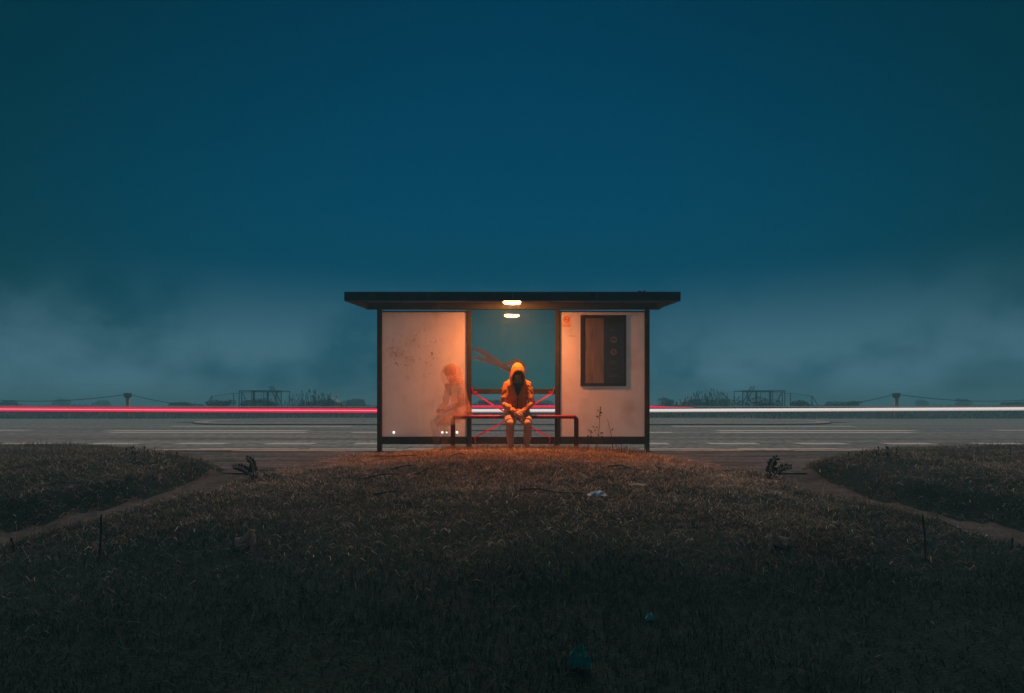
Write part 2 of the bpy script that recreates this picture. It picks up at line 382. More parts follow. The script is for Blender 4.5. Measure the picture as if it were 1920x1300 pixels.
o_ = n.new('ShaderNodeOutputMaterial'); l.new(m2.outputs[0], o_.inputs[0]); M['glass'] = m
p = MB(); p.box((X(880)-.01, SY-.004, Zp(731)), (X(1045)+.01, SY+.002, 2.315)); p.build('window_pane', M['glass'], shelter)
# roof: shallow tray rising to the back
Y0, Y1, RX0, RX1 = 8.30, 9.62, -2.372, 2.385
fz = (2.226, 2.362); bz = (2.322, 2.47)
r_ = MB()
o8 = [(RX0,Y0,fz[0]),(RX1,Y0,fz[0]),(RX1,Y1,bz[0]),(RX0,Y1,bz[0]),(RX0,Y0,fz[1]),(RX1,Y0,fz[1]),(RX1,Y1,bz[1]),(RX0,Y1,bz[1])]
i8 = [(RX0+.05,Y0+.05,fz[0]+.004),(RX1-.05,Y0+.05,fz[0]+.004),(RX1-.05,Y1-.05,bz[0]-.002),(RX0+.05,Y1-.05,bz[0]-.002)]
iu = [(RX0+.05,Y0+.05,2.335),(RX1-.05,Y0+.05,2.335),(RX1-.05,Y1-.05,2.405),(RX0+.05,Y1-.05,2.405)]
bm = bmesh.new(); vv = [bm.verts.new(p_) for p_ in o8 + i8 + iu]
for q in [(4,5,6,7),(0,1,5,4),(1,2,6,5),(2,3,7,6),(3,0,4,7),(0,8,9,1),(1,9,10,2),(2,10,11,3),(3,11,8,0)]:
    bm.faces.new([vv[i] for i in q])
for q in [(8,12,13,9),(9,13,14,10),(10,14,15,11),(11,15,12,8)]: bm.faces.new([vv[i] for i in q])
un = bm.faces.new([vv[i] for i in (12,15,14,13)]); un.material_index = 1
bmesh.ops.recalc_face_normals(bm, faces=bm.faces)
ed = [e_ for e_ in bm.edges if all(v_.index < 8 or True for v_ in e_.verts) and (e_.verts[0] in vv[:8] and e_.verts[1] in vv[:8])]
bmesh.ops.bevel(bm, geom=ed, offset=.014, segments=3, affect='EDGES', profile=.6)
me = bpy.data.meshes.new('roof'); bm.to_mesh(me); bm.free()
roof = link('roof', me, [M['frame'], M['under']], shelter)
b = MB()
for k in range(1, 8):                                      # cross ribs of the lining
    x = RX0 + .05 + k*(RX1-RX0-.1)/8
    if abs(x) < .2: continue
    b = MB(); b.tube([(x, Y0+.06, 2.329), (x, SY-.07, 2.387)], .008, 6); b.build('ceiling_rib', M['frame'], roof)
for x in (-1.19, 0.006, 1.2):                                 # joints of the fascia sheets
    b = MB(); b.box((x-.004, Y0-.004, 2.232), (x+.004, Y0+.01, 2.352)); b.build('fascia_joint', M['under'], roof)
b = MB(); b.box((RX0+.02, Y0-.008, 2.226), (RX1-.02, Y0-.0005, 2.238)); b.build('drip_edge', M['under'], roof)
for px in (712, 880, 1045, 1213):
    for z_ in (Zp(600), Zp(812)):
        b = MB(); b.tube([(X(px), SY-.041, z_), (X(px), SY-.047, z_)], .008, 6); b.build('bolt', M['under'], shelter)
for px in (1199, 1208):
    c0 = at(px, 546.5, 8.45); b = MB(); b.box((c0.x-.022, 8.42, 2.36), (c0.x+.02, 8.48, 2.388), .004); b.ball((c0.x, 8.45, 2.392), (.027, .03, .016), 10, 6); b.build('roof_fitting', M['frame'], roof)
# lamp
LAMP = (1.0, 0.240, 0.046)
lm = emis('warm_lamp_diffuser', LAMP, 980)
LX, LY = 0.0, 8.83; LZ = 2.310
b = MB(); b.tube([(LX, LY, LZ+.055), (LX, LY, LZ)], .150, 24, flat=.75, up=(0,1,0)); lamp = b.build('ceiling_lamp', M['frame'], shelter)
vs = []; fs = []; U = 28; V = 6
for i in range(V+1):
    th = (math.pi/2)*i/V
    for j in range(U):
        a = 2*math.pi*j/U
        vs.append((LX + .128*math.cos(a)*math.cos(th)**.6, LY + .082*math.sin(a)*math.cos(th)**.6, LZ - .034*math.sin(th)))
for i in range(V):
    for j in range(U): fs.append((i*U+j, (i+1)*U+j, (i+1)*U+(j+1)%U, i*U+(j+1)%U))
b = MB(); b.add(vs, fs); b.build('lamp_diffuser', lm, lamp, True)
# notice case on the right panel
M['case'] = mat('case_frame', (0.022, 0.021, 0.020), .4, .2, 6)
M['paper'] = mat('faded_notice', (0.36, 0.30, 0.24), .8, .30, 7, stretch=(5, 1, .5), dirt=((.10,.07,.05), 5, .55, .72))
M['poster'] = mat('dark_poster', (0.060, 0.052, 0.048), .6, .15, 8)
M['print'] = mat('pale_print', (0.36, 0.26, 0.17), .8, .15, 20)
M['printdk'] = mat('dim_print', (0.13, 0.10, 0.075), .8, .15, 20)
CF = SY - .008                    # panel face
d0 = CF - .030
case = MB(); xa, xb, za, zb = X(1088), X(1173.5), Zp(724.5), Zp(591.5); fw = .060
case.box((xa, d0, za), (xa+fw, CF-.001, zb), .005); case.box((xb-fw*.8, d0, za), (xb, CF-.001, zb), .005)
case.box((xa+fw, d0+.001, za), (xb-fw*.8, CF-.001, za+fw*.8)); case.box((xa+fw, d0+.001, zb-fw*.8), (xb-fw*.8, CF-.001, zb))
cs = case.build('notice_case', M['case'], pan_r)
# the case and everything on it belong to the shelter as one part with sub-parts
cs.parent = shelter; cs.matrix_parent_inverse = shelter.matrix_basis.inverted()
xs_ = xa + fw + (xb-xa-1.8*fw)*.50
b = MB(); b.box((xa+fw, d0+.014, za+fw*.8), (xs_, d0+.018, zb-fw*.8)); b.build('faded_notice', M['paper'], cs)
b = MB(); b.box((xs_+.002, d0+.012, za+fw*.8), (xb-fw*.8, d0+.018, zb-fw*.8)); b.build('poster', M['poster'], cs)
pc = (xs_ + xb - fw*.8)/2; pw = (xb-fw*.8-xs_)
yy = d0 + .0095
def ring(b, c, r0, r1, y, n=28, a0=0, a1=2*math.pi):
    vs = []; fs = []
    for i in range(n+1):
        a = a0+(a1-a0)*i/n
        for rr in (r0, r1):
            for yq in (y, y+.002): vs.append((c[0]+rr*math.cos(a), yq, c[1]+rr*math.sin(a)))
    for i in range(n):
        q = 4*i; fs += [(q, q+4, q+6, q+2), (q+1, q+3, q+7, q+5), (q+2, q+6, q+7, q+3), (q, q+1, q+5, q+4)]
    b.add(vs, fs)
def disc(b, c, r, y, n=24, sx=1, sz=1):
    vs = [(c[0]+r*sx*math.cos(2*math.pi*i/n), y, c[1]+r*sz*math.sin(2*math.pi*i/n)) for i in range(n)]
    b.add(vs, [tuple(range(n))])
b = MB()
for zc in (Zp(637.5), Zp(660.5)):
    b = MB(); disc(b, (pc+.004, zc), .053, yy+.001); b.build('poster_icon', M['print'], cs)
b = MB()                                                      # dark pictograms on the two roundels
z1 = Zp(637.5); z2 = Zp(660.5); y_ = yy - .0012
disc(b, (pc-.012, z1-.002), .022, y_, 12, 1, .9); ring(b, (pc+.008, z1-.012), .018, .034, y_, 10, 0, math.pi); b.box((pc-.03, y_, z1-.018), (pc+.036, y_+.001, z1-.010))
disc(b, (pc+.0, z2+.012), .016, y_, 12); b.add([(pc-.016,y_,z2-.002),(pc+.01,y_,z2-.008),(pc+.03,y_,z2-.034),(pc+.012,y_,z2-.034)], [(0,1,2,3)]); b.box((pc+.012,y_,z2-.026),(pc+.034,y_+.001,z2-.012))
prop(b.build('icon_pictogram', M['poster'], cs), kind='stuff')
b = MB(); b2 = MB()
def words(bb, zc, x0, x1, h, y=yy):
    x = x0
    while x < x1 - .004:
        wl = random.uniform(.008, .028); wl = min(wl, x1-x); bb.box((x, y, zc-h/2), (x+wl, y+.0015, zc+h/2)); x += wl + .006
words(b, Zp(618.5), pc-.055, pc+.005, .011); words(b2, Zp(618.5), pc+.02, pc+.062, .010)
words(b2, Zp(604), pc-.075, pc+.075, .006)
words(b2, Zp(649), pc-.026, pc+.03, .008); words(b2, Zp(672), pc-.03, pc+.034, .008)
words(b, Zp(678), pc-.045, pc+.05, .007); words(b, Zp(681.5), pc-.065, pc+.065, .008); words(b2, Zp(685.5), pc-.06, pc+.062, .008)
words(b2, Zp(692), pc-.035, pc+.05, .012)
words(b, Zp(703), pc-.075, pc+.085, .007); words(b, Zp(706), pc-.08, pc+.085, .008); words(b2, Zp(717), pc-.085, pc+.09, .006)
prop(b.build('poster_text', M['print'], cs), kind='stuff'); prop(b2.build('poster_text', M['printdk'], cs), kind='stuff')
m = bpy.data.materials.new('case_glazing'); m.use_nodes = True; t = m.node_tree; t.nodes.clear()
a_ = t.nodes.new('ShaderNodeBsdfTransparent'); a_.inputs[0].default_value = (.86,.86,.85,1); b_ = t.nodes.new('ShaderNodeBsdfGlossy'); b_.inputs['Roughness'].default_value = .08
f_ = t.nodes.new('ShaderNodeFresnel'); bf = t.nodes.new('ShaderNodeNewGeometry'); io = t.nodes.new('ShaderNodeMapRange'); io.inputs[3].default_value = 1.5; io.inputs[4].default_value = 1/1.5; t.links.new(bf.outputs['Backfacing'], io.inputs[0]); t.links.new(io.outputs[0], f_.inputs[0]); x_ = t.nodes.new('ShaderNodeMixShader'); o_ = t.nodes.new('ShaderNodeOutputMaterial')
t.links.new(f_.outputs[0], x_.inputs[0]); t.links.new(a_.outputs[0], x_.inputs[1]); t.links.new(b_.outputs[0], x_.inputs[2]); t.links.new(x_.outputs[0], o_.inputs[0])
b = MB(); b.box((xa+fw+.001, d0+.003, za+fw*.8+.001), (xb-fw*.8-.001, d0+.005, zb-fw*.8-.001)); b.build('case_glazing', m, cs)
# no smoking notice
M['red_print'] = mat('red_print', (0.55, 0.035, 0.02), .6, .1, 20); M['black_print'] = mat('black_print', (.03,.03,.03), .6, .1, 20)
M['sticker'] = mat('sticker_white', (0.62, .57, .52), .6, .06, 9)
sx, sz = X(1062.3), Zp(599.5); sy = CF - .002
b = MB(); b.box((sx-.075, sy, sz-.125), (sx+.075, CF-.0005, sz+.062)); sg = b.build('no_smoking_sign', M['sticker'], shelter)
b = MB(); ring(b, (sx, sz), .038, .051, sy-.003)
ca, sa = math.cos(R(-45)), math.sin(R(-45)); hl, hw = .04, .006
b.add([(sx+u*ca-v_*sa, sy-.0045, sz+u*sa+v_*ca) for u, v_ in ((-hl,-hw),(hl,-hw),(hl,hw),(-hl,hw))], [(0,1,2,3)]); b.build('prohibition_ring', M['red_print'], sg)
b = MB(); b.box((sx-.032, sy-.002, sz-.010), (sx+.020, sy-.0005, sz+.001)); b.box((sx+.022, sy-.002, sz-.010), (sx+.028, sy-.0005, sz+.001)); b.box((sx+.024, sy-.002, sz+.006), (sx+.028, sy-.0005, sz+.024)); b.box((sx+.010, sy-.002, sz+.012), (sx+.018, sy-.0005, sz+.016)); prop(b.build('cigarette_symbol', M['black_print'], sg), kind='stuff')
def text(s, size, loc, m, name, parent):
    cu = bpy.data.curves.new(name, 'FONT'); cu.body = s; cu.size = size; cu.align_x = 'CENTER'; cu.align_y = 'CENTER'; cu.extrude = .0005
    o = bpy.data.objects.new(name, cu); C.objects.link(o); dg = bpy.context.evaluated_depsgraph_get()
    me = bpy.data.meshes.new_from_object(o.evaluated_get(dg)); bpy.data.objects.remove(o)
    me.transform(Matrix.Translation(loc) @ Matrix.Rotation(R(90), 4, 'X')); me.materials.clear()
    return link(name, me, [m], parent)
prop(text('NO SMOKING', .021, (sx, sy-.002, sz-.072), M['red_print'], 'sign_text', sg), kind='stuff')
b = MB(); words(b, sz-.098, sx-.055, sx+.058, .006, sy-.002); words(b, sz-.109, sx-.055, sx+.06, .005, sy-.002); prop(b.build('sign_text', M['printdk'], sg), kind='stuff')
b = MB(); b.tube([(X(1062), CF-.001, Zp(630.6)), (X(1072), CF-.0015, Zp(630.2)), (X(1080), CF-.001, Zp(630.8))], [.001, .004, .001], 6); b.build('scratch', M['printdk'], pan_r)

# ------------------------------------------------------------------ red bench
M['red'] = mat('red_enamel', (0.46, 0.006, 0.070), .6, .18, 9, .08, 50, spec=.2, dirt=((.14,.01,.02), 12, .58, .72))
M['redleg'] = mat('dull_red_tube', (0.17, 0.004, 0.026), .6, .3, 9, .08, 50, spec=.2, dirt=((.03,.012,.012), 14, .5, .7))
bench = empty('bench', (0.03, 9.0, .06), 'red metal tube bench under the shelter with the seated people on it', 'bench')
b = MB(); xl, xr = at(845, 0, 9.0).x, at(1085, 0, 9.0).x; zt = .598
b.box((xl+.03, 9.0, zt-.030), (xr-.03, 9.30, zt), .010); b.build('seat', M['red'], bench)
def ubend(x0, x1, y, z0a, z0b, zt, r=.05, tr=.026):
    pts = [(x0, y, z0a), (x0, y, zt-r)] + [(x0+r-r*math.cos(a), y, zt-r+r*math.sin(a)) for a in (.4, .8, 1.2)] + [(x0+r, y, zt)]
    pts += [(x1-r, y, zt)] + [(x1-r+r*math.sin(a), y, zt-r+r*math.cos(a)) for a in (.4, .8, 1.2)] + [(x1, y, zt-r), (x1, y, z0b)]
    return pts
for y in (9.035, 9.265):
    b = MB(); b.tube(ubend(xl+.02, xr-.02, y, gz(xl, y)-.04, gz(xr, y)-.04, zt-.028), .024, 10); b.build('leg_frame', M['redleg'], bench, True)
for x in (at(879, 0, 9.05).x, at(1043, 0, 9.05).x):
    b = MB(); b.tube([(x, 9.05, zt-.04), (x, 9.05, .33), (x+.006, 9.05, .24), (x-.012, 9.05, .16), (x-.012, 9.05, -.02)], .024, 8); b.build('leg', M['frame'], bench, True)
# ------------------------------------------------------------------ red tape crossed in the open bay
M['tape'] = mat('red_tape', (0.40, 0.005, 0.065), .7, .2, 10, spec=.1)
def tape(p, q, label, knot):
    o = empty('barrier_tape', p, label, 'tape', 'red tapes crossed in the middle bay')
    b = MB(); n_ = 16; vs = []; fs = []; pv_, qv = Vector(p), Vector(q)
    side = Vector((0, 0, 1))
    for i in range(n_+1):
        t_ = i/n_; c0 = pv_.lerp(qv, t_); c0.z -= .012*math.sin(math.pi*t_); hw_ = .0135 + .002*math.sin(t_*17)
        tw = .5*math.sin(t_*9 + p[0]); s_ = Vector((0, math.sin(tw), math.cos(tw)))
        for dy in (-.0008, .0008):
            vs += [c0 + s_*hw_ + Vector((0, dy, 0)), c0 - s_*hw_ + Vector((0, dy, 0))]
    for i in range(n_):
        q0 = 4*i; fs += [(q0,q0+4,q0+5,q0+1),(q0+2,q0+3,q0+7,q0+6),(q0,q0+2,q0+6,q0+4),(q0+1,q0+5,q0+7,q0+3)]
    b.add(vs, fs); b.build('strip', M['tape'], o)
    for c0, dx in ((pv_, knot), (qv, -knot)):
        b = MB()
        hh = .047 if c0 is pv_ else .06
        zc = Zp(734) if c0 is pv_ else Zp(826)
        b.tube([(c0.x-.02*dx, SY-.036, zc+hh+.004), (c0.x+.0*dx, SY-.036, zc-hh-.004), (c0.x+.01*dx, SY+.036, zc-hh-.006), (c0.x-.02*dx, SY+.036, zc+hh+.006), (c0.x-.02*dx, SY-.036, zc+hh+.004)], .010, 6); b.build('loop', M['tape'], o)
    b = MB()
    b.ball((pv_.x+.035*knot, SY-.04, Zp(735.5)), (.02,.012,.016), 8, 6); b.build('knot', M['tape'], o)
tape((X(888), SY-.045, Zp(737)), (X(1030), SY-.035, Zp(820)), 'red tape slanting from the left end of the rail down behind the seated person', 1)
tape((X(1036), SY-.050, Zp(737)), (X(892), SY-.040, Zp(820)), 'red tape slanting from the right end of the rail down behind the seated person', -1)

# ------------------------------------------------------------------ people
M['skin'] = mat('skin', (0.56, 0.36, 0.27), .55, .10, 8, .1, 60, spec=.35)
M['hoodie'] = mat('orange_hoodie', (0.62, 0.24, 0.024), .9, .14, 7, .35, 190, spec=.15)
M['shorts'] = mat('beige_shorts', (0.62, 0.47, 0.37), .9, .14, 8, .35, 170, spec=.15)
M['shirt'] = mat('dark_shirt', (0.025, 0.025, 0.024), .9, .2, 9, .2, 150, spec=.1)
M['hair'] = mat('dark_hair', (0.022, 0.016, 0.012), .6, .3, 40)
M['shoe'] = mat('dark_shoe', (0.03, 0.03, 0.032), .6, .2, 12)
M['cord'] = mat('pale_cord', (0.45, 0.30, 0.18), .8, .1, 20)
def remesh(mb, vox, smooth=4, disp=None):
    me = mb.me('tmp'); o = bpy.data.objects.new('tmp', me); C.objects.link(o)
    md = o.modifiers.new('r', 'REMESH'); md.mode = 'VOXEL'; md.voxel_size = vox
    ms = o.modifiers.new('s', 'SMOOTH'); ms.iterations = smooth; ms.factor = .5
    dg = bpy.context.evaluated_depsgraph_get(); out = bpy.data.meshes.new_from_object(o.evaluated_get(dg))
    bpy.data.objects.remove(o)
    if disp:
        n_ = len(out.vertices); co = np.empty(n_*3, np.float32); no_ = np.empty(n_*3, np.float32)
        out.vertices.foreach_get('co', co); out.vertex_normals.foreach_get('vector', no_)
        co = co.reshape(-1,3); no_ = no_.reshape(-1,3); co += no_*disp(co)[:,None]; out.vertices.foreach_set('co', co.ravel()); out.update()
    out.shade_smooth(); return out
PX = 0.075                      # the person is modelled where it sits, facing the camera (-Y)
V3 = lambda x, y, z: Vector((PX + x, y, z))
def hand(mb, wr, fwd, palm_n, side, curl):
    """palm + four fingers + thumb; fwd finger direction, palm_n out of the back of the hand, side towards the thumb"""
    fwd = fwd.normalized(); palm_n = (palm_n - fwd*palm_n.dot(fwd)).normalized(); side = (side - fwd*side.dot(fwd) - palm_n*side.dot(palm_n)).normalized()
    mb.tube([wr - fwd*.02, wr + fwd*.02, wr + fwd*.055, wr + fwd*.085], [(.026,.019),(.034,.019),(.042,.017),(.040,.013)], 12, up=palm_n)
    for k_, (off, ln, rr) in enumerate(((.030,.074,.0088),(.010,.082,.0092),(-.011,.076,.0088),(-.030,.060,.0078))):
        p0 = wr + fwd*.065 + side*off; pts = [p0]; d = fwd.copy(); c0 = p0
        for seg, fr_ in ((0,.2),(1,.45),(2,.32),(3,.23)):
            if seg: d = (Matrix.Rotation(curl*(.55 + .1*k_/3), 3, side) @ d)
            c0 = c0 + d*(ln*fr_ + (.02 if seg == 0 else 0)); pts.append(c0)
        mb.tube(pts, [rr, rr, rr*.97, rr*.9, rr*.72], 8, up=palm_n)
    tb = wr + fwd*.015 + side*.026; d1 = (fwd*.55 + side*.7 - palm_n*.25).normalized(); t1 = tb + d1*.042; d2 = (fwd*.85 + side*.15 - palm_n*.4).normalized(); t2 = t1 + d2*.034
    mb.tube([tb, t1, t2, t2 + (d2 - palm_n*.2)*.022], [.014, .0115, .0105, .0075], 8)
def build_person():
    body = MB(); HR = Matrix.Rotation(R(42), 3, 'X')            # head bowed
    hc = V3(0, 8.825, 1.262)
    hp = lambda x, y, z: hc + HR @ Vector((x, y, z))
    body.ball(hp(0, .012, .03), (.076, .096, .090), 20, 14, HR)                      # skull
    body.ball(hp(0, -.028, -.045), (.058, .062, .078), 18, 12, HR)                   # jaw and face
    body.ball(hp(0, -.070, -.105), (.028, .022, .020), 12, 8, HR)                     # chin
    body.tube([hp(0,-.085,.025), hp(0,-.104,-.008), hp(0,-.116,-.032), hp(0,-.095,-.044)], [.008,.011,.016,.010], 10)    # nose
    body.tube([hp(-.05,-.070,.030), hp(-.02,-.088,.036), hp(.02,-.088,.036), hp(.05,-.070,.030)], .012, 8)               # brow
    for s in (-1, 1):
        body.ball(hp(s*.040,-.070,-.028), (.022,.018,.018), 10, 8, HR)               # cheek
        body.ball(hp(s*.030,-.079,.008), (.013,.010,.009), 10, 8, HR)                # eyelid
        body.ball(hp(s*.078,.010,-.012), (.010,.022,.034), 10, 8, HR)                # ear
    body.tube([hp(-.026,-.084,-.070), hp(0,-.096,-.068), hp(.026,-.084,-.070)], [.005,.009,.005], 8)                     # lips
    body.tube([hp(-.022,-.082,-.080), hp(0,-.094,-.081), hp(.022,-.082,-.080)], [.005,.009,.005], 8)
    body.tube([V3(0,8.90,1.06), V3(0,8.84,1.14), hp(0,.01,-.05)], [.075,.060,.058], 14)
    body.tube([V3(0,9.04,.69), V3(0,9.01,.80), V3(0,8.94,.95), V3(0,8.89,1.07)], [(.150,.105),(.140,.100),(.160,.105),(.120,.075)], 18, up=(0,1,0))
    for s in (-1, 1):
        sh, el, wr = V3(s*.172, 8.895, 1.066), V3(s*.212, 8.845, .795), V3(s*.060, 8.625, .672)
        body.tube([V3(s*.10, 8.89, 1.06), sh, sh.lerp(el,.5), el, el.lerp(wr,.35), wr], [.055,.058,.046,.039,.039,.026], 14)
        hip, kn, an = V3(s*.095, 9.02, .665), V3(s*.128, 8.590, .492), V3(s*.120, 8.640, .115)
        body.tube([hip, hip.lerp(kn,.5), hip.lerp(kn,.85), kn + Vector((0,.02,.0))], [.088,.080,.066,.058], 16)
        body.ball(kn + Vector((0,-.002,.002)), (.058,.055,.060), 14, 10)
        body.tube([kn, kn.lerp(an,.22) + Vector((s*.006,.022,0)), kn.lerp(an,.45) + Vector((s*.006,.026,0)), kn.lerp(an,.75) + Vector((0,.006,0)), an], [.055,.062,.061,.047,.038], 16)
        body.tube([an + Vector((0,.045,-.045)), an + Vector((0,-.03,-.03)), an + Vector((s*.012,-.12,-.062)), an + Vector((s*.018,-.17,-.07))], [.030,.036,.030,.02], 12)
    # clasped hands
    wl, wr = V3(-.060, 8.625, .672), V3(.060, 8.625, .672)
    hand(body, wl, Vector((.62,-.60,-.50)), Vector((-.55,-.55,.35)), Vector((.05,-.35,.9)), .85)
    hand(body, wr + Vector((0,-.004,.012)), Vector((-.66,-.58,-.46)), Vector((.5,-.6,.40)), Vector((-.05,-.35,.9)), .85)
    out = {}
    out['body'] = remesh(body, .0055, 3)
    # hoodie: torso and sleeves
    h = MB()
    h.tube([V3(0,9.05,.655), V3(0,9.03,.72), V3(0,8.985,.84), V3(0,8.93,.97), V3(0,8.885,1.06), V3(0,8.85,1.125)], [(.160,.120),(.164,.125),(.160,.124),(.170,.118),(.158,.100),(.105,.078)], 22, up=(0,1,0))
    for s in (-1, 1):
        sh, el, wr_ = V3(s*.172, 8.895, 1.066), V3(s*.212, 8.845, .795), V3(s*.060, 8.625, .672)
        we = el.lerp(wr_, .90)
        h.tube([V3(s*.08,8.885,1.06), sh, sh.lerp(el,.35), sh.lerp(el,.7), el + Vector((s*.004,.01,-.004)), el.lerp(wr_,.3), el.lerp(wr_,.7), we], [.072,.068,.060,.055,.053,.050,.041,.034], 18)
    h.ball(V3(0,8.93,1.115), (.160,.105,.075), 18, 12)
    for s in (-1, 1): h.tube([V3(s*.05,8.92,1.150), V3(s*.10,8.915,1.118), V3(s*.172,8.895,1.068)], [.055,.062,.072], 14)
    def folds(co):
        x, y, z = co[:,0]-PX, co[:,1], co[:,2]
        arm = sst(.12, .18, np.abs(x))
        w_ = np.abs(x)*.8 + z*.9 + .5*(y-8.8) + .05*vnoise(x*1.3, z, 8, 4)
        a = np.abs(np.sin(w_*52))**.6*sst(.34, .5, vnoise(y+x, z, 11, 5))*vnoise(y, z+x, 7, 15)
        b_ = vnoise(x+y, z, 17, 6) - .5
        c_ = np.sin((z + np.abs(x)*.9)*55 + 5*vnoise(x, z, 7, 8))*vnoise(x, z, 9, 19)
        low = (1 - sst(.80, .98, z))*(1-arm)
        return (-.022*arm*a + .014*b_ + .013*low*c_).astype(np.float32)
    out['hoodie'] = remesh(h, .0075, 3, folds)
    for s in (-1, 1): pass
    for s, nm in ((-1, 'cuff_a'), (1, 'cuff_b')):
        cuffs = MB()
        el, wr_ = V3(s*.212, 8.845, .795), V3(s*.060, 8.625, .672)
        cuffs.tube([el.lerp(wr_,.86), el.lerp(wr_,.88), el.lerp(wr_,.97), el.lerp(wr_,.985)], [.034,.037,.034,.031], 16)
        out[nm] = cuffs.me('cuff', True)
    # hood: a double shell open to the face, wide at the jaw where it drapes onto the shoulders
    U, W = 44, 18
    crown = [(8.668,1.292),(8.690,1.335),(8.730,1.382),(8.785,1.412),(8.850,1.414),(8.915,1.380),(8.965,1.315),(8.995,1.225),(8.995,1.140)]
    foot_ = [(8.760,1.045),(8.775,1.060),(8.800,1.075),(8.835,1.085),(8.870,1.090),(8.905,1.095),(8.940,1.098),(8.970,1.100),(8.985,1.105)]
    halfw = [.112,.118,.124,.128,.131,.130,.124,.105,.070]
    def along(tab, t):
        q = t*(len(tab)-1); i = min(int(q), len(tab)-2); f_ = q - i
        a0, a1 = tab[i], tab[i+1]
        return a0 + (a1-a0)*f_ if not isinstance(a0, tuple) else tuple(p_ + (r_-p_)*f_ for p_, r_ in zip(a0, a1))
    def hood_pt(u, t_, off):
        cy_, cz_ = along(crown, t_); fy_, fz_ = along(foot_, t_); B = along(halfw, t_) - off
        a = abs(u)*math.pi/2; k_ = (1-math.cos(a))**.92
        sag = .010*math.sin(u*9 + t_*7)*abs(u) + .014*(float(vnoise(u*2.4+3, t_*6, 1, 9))-.5) + .008*math.sin(t_*19 + 3*abs(u))*abs(u)
        taper = 1 - .26*abs(u)**3*(1-t_)**1.5                  # the rim closes in towards the neckline
        x_ = math.copysign(B*math.sin(a)**.72, u)*taper*(1 + sag*1.5)
        return V3(x_, cy_ + (fy_-cy_)*k_ + off*.6 + sag*.5*t_, cz_ + (fz_-cz_)*k_ - off + sag)
    hbm = MB(); vs = []; fs = []; nU = U+1
    for off in (0, .011):
        for i in range(W+1):
            for j in range(nU): vs.append(hood_pt(-1 + 2*j/U, i/W, off))
    o2 = (W+1)*nU
    for i in range(W):
        for j in range(U):
            q = i*nU+j; fs += [(q, q+1, q+nU+1, q+nU), (o2+q, o2+q+nU, o2+q+nU+1, o2+q+1)]
        for j in (0, U):
            q = i*nU+j; fs.append((q, q+nU, o2+q+nU, o2+q))
    for j in range(U): fs.append((j, o2+j, o2+j+1, j+1)); fs.append((W*nU+j, W*nU+j+1, o2+W*nU+j+1, o2+W*nU+j))
    fs.append(tuple(W*nU+j for j in range(U, -1, -1)))
    hbm.add(vs, fs); me = hbm.me('hood', True); bm_ = bmesh.new(); bm_.from_mesh(me); bmesh.ops.recalc_face_normals(bm_, faces=bm_.faces); bm_.to_mesh(me); bm_.free(); out['hood'] = me
    # dark shirt in the open neck of the hoodie
    sm = MB(); pts = []
    def chest(x, z):                                          # front surface of the torso
        t_ = (z-.84)/(1.10-.84); yc = 8.985 - .115*t_ ; ry = .136 - .02*t_; rx = .185
        return yc - ry*math.sqrt(max(.02, 1-(x/rx)**2)) - .016
    vs = []; fs = []; nz = 9
    for i in range(nz+1):
        z = .905 + .195*i/nz; hw_ = .004 + .074*(i/nz)**.8
        for j in range(7):
            x = -hw_ + 2*hw_*j/6; vs.append(V3(x, chest(x, z), z))
        for j in range(7):
            x = -hw_ + 2*hw_*j/6; vs.append(V3(x, chest(x, z)+.02, z))
    for i in range(nz):
        for j in range(6):
            q = i*14+j; fs += [(q, q+1, q+15, q+14), (q+7, q+21, q+22, q+8)]
        fs += [(i*14, i*14+14, i*14+21, i*14+7), (i*14+6, i*14+13, i*14+27, i*14+20)]
    fs += [(0,7,8,1),(1,8,9,2),(2,9,10,3),(3,10,11,4),(4,11,12,5),(5,12,13,6)]
    sm.add(vs, fs); out['shirt'] = sm.me('shirt', True)
    for s, nm in ((-1, 'cord_a'), (1, 'cord_b')):
        cm = MB()
        cm.tube([V3(s*.055, chest(.055,1.06)-.012, 1.06), V3(s*.050, chest(.05,.99)-.010, .99), V3(s*.043, chest(.043,.93)-.008, .93)], [.0035,.0035,.0045], 6)
        out[nm] = cm.me('drawstring', True)
    zp = MB(); zp.tube([V3(0, chest(0,.885)-.004, .885), V3(0, chest(0,.80)-.006, .80), V3(0, 8.885, .72)], .005, 6); out['zip'] = zp.me('zip', True)
    # hair under the hood; the dark beard also stands in for shade on the face
    hr = MB(); hr.ball(hp(0,.024,.042), (.083,.098,.088), 18, 12, HR)
    for s in (-1, 1): hr.tube([hp(s*.066,-.035,.045), hp(s*.074,-.030,-.02), hp(s*.072,-.02,-.09)], [.016,.018,.008], 8)
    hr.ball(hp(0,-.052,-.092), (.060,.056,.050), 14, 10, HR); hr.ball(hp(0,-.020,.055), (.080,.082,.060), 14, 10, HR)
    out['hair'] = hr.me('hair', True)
    sh_ = MB()
    sh_.tube([V3(0,9.055,.60), V3(0,9.04,.66), V3(0,9.02,.76)], [(.170,.125),(.178,.135),(.165,.12)], 20, up=(0,1,0))
    for s in (-1, 1):
        hip, kn = V3(s*.095, 9.02, .665), V3(s*.128, 8.590, .492)
        sh_.tube([hip, hip.lerp(kn,.4), hip.lerp(kn,.72), hip.lerp(kn,.90)], [.110,.104,.090,.076], 20)
    def sf(co):
        x, y, z = co[:,0]-PX, co[:,1], co[:,2]
        return (.0035*np.sin(y*70 + x*30 + 6*vnoise(x, y, 9, 2)) * (1-sst(8.75, 8.95, y)) + .009*(vnoise(x, y, 22, 3)-.5)).astype(np.float32)
    out['shorts'] = remesh(sh_, .0075, 3, sf)
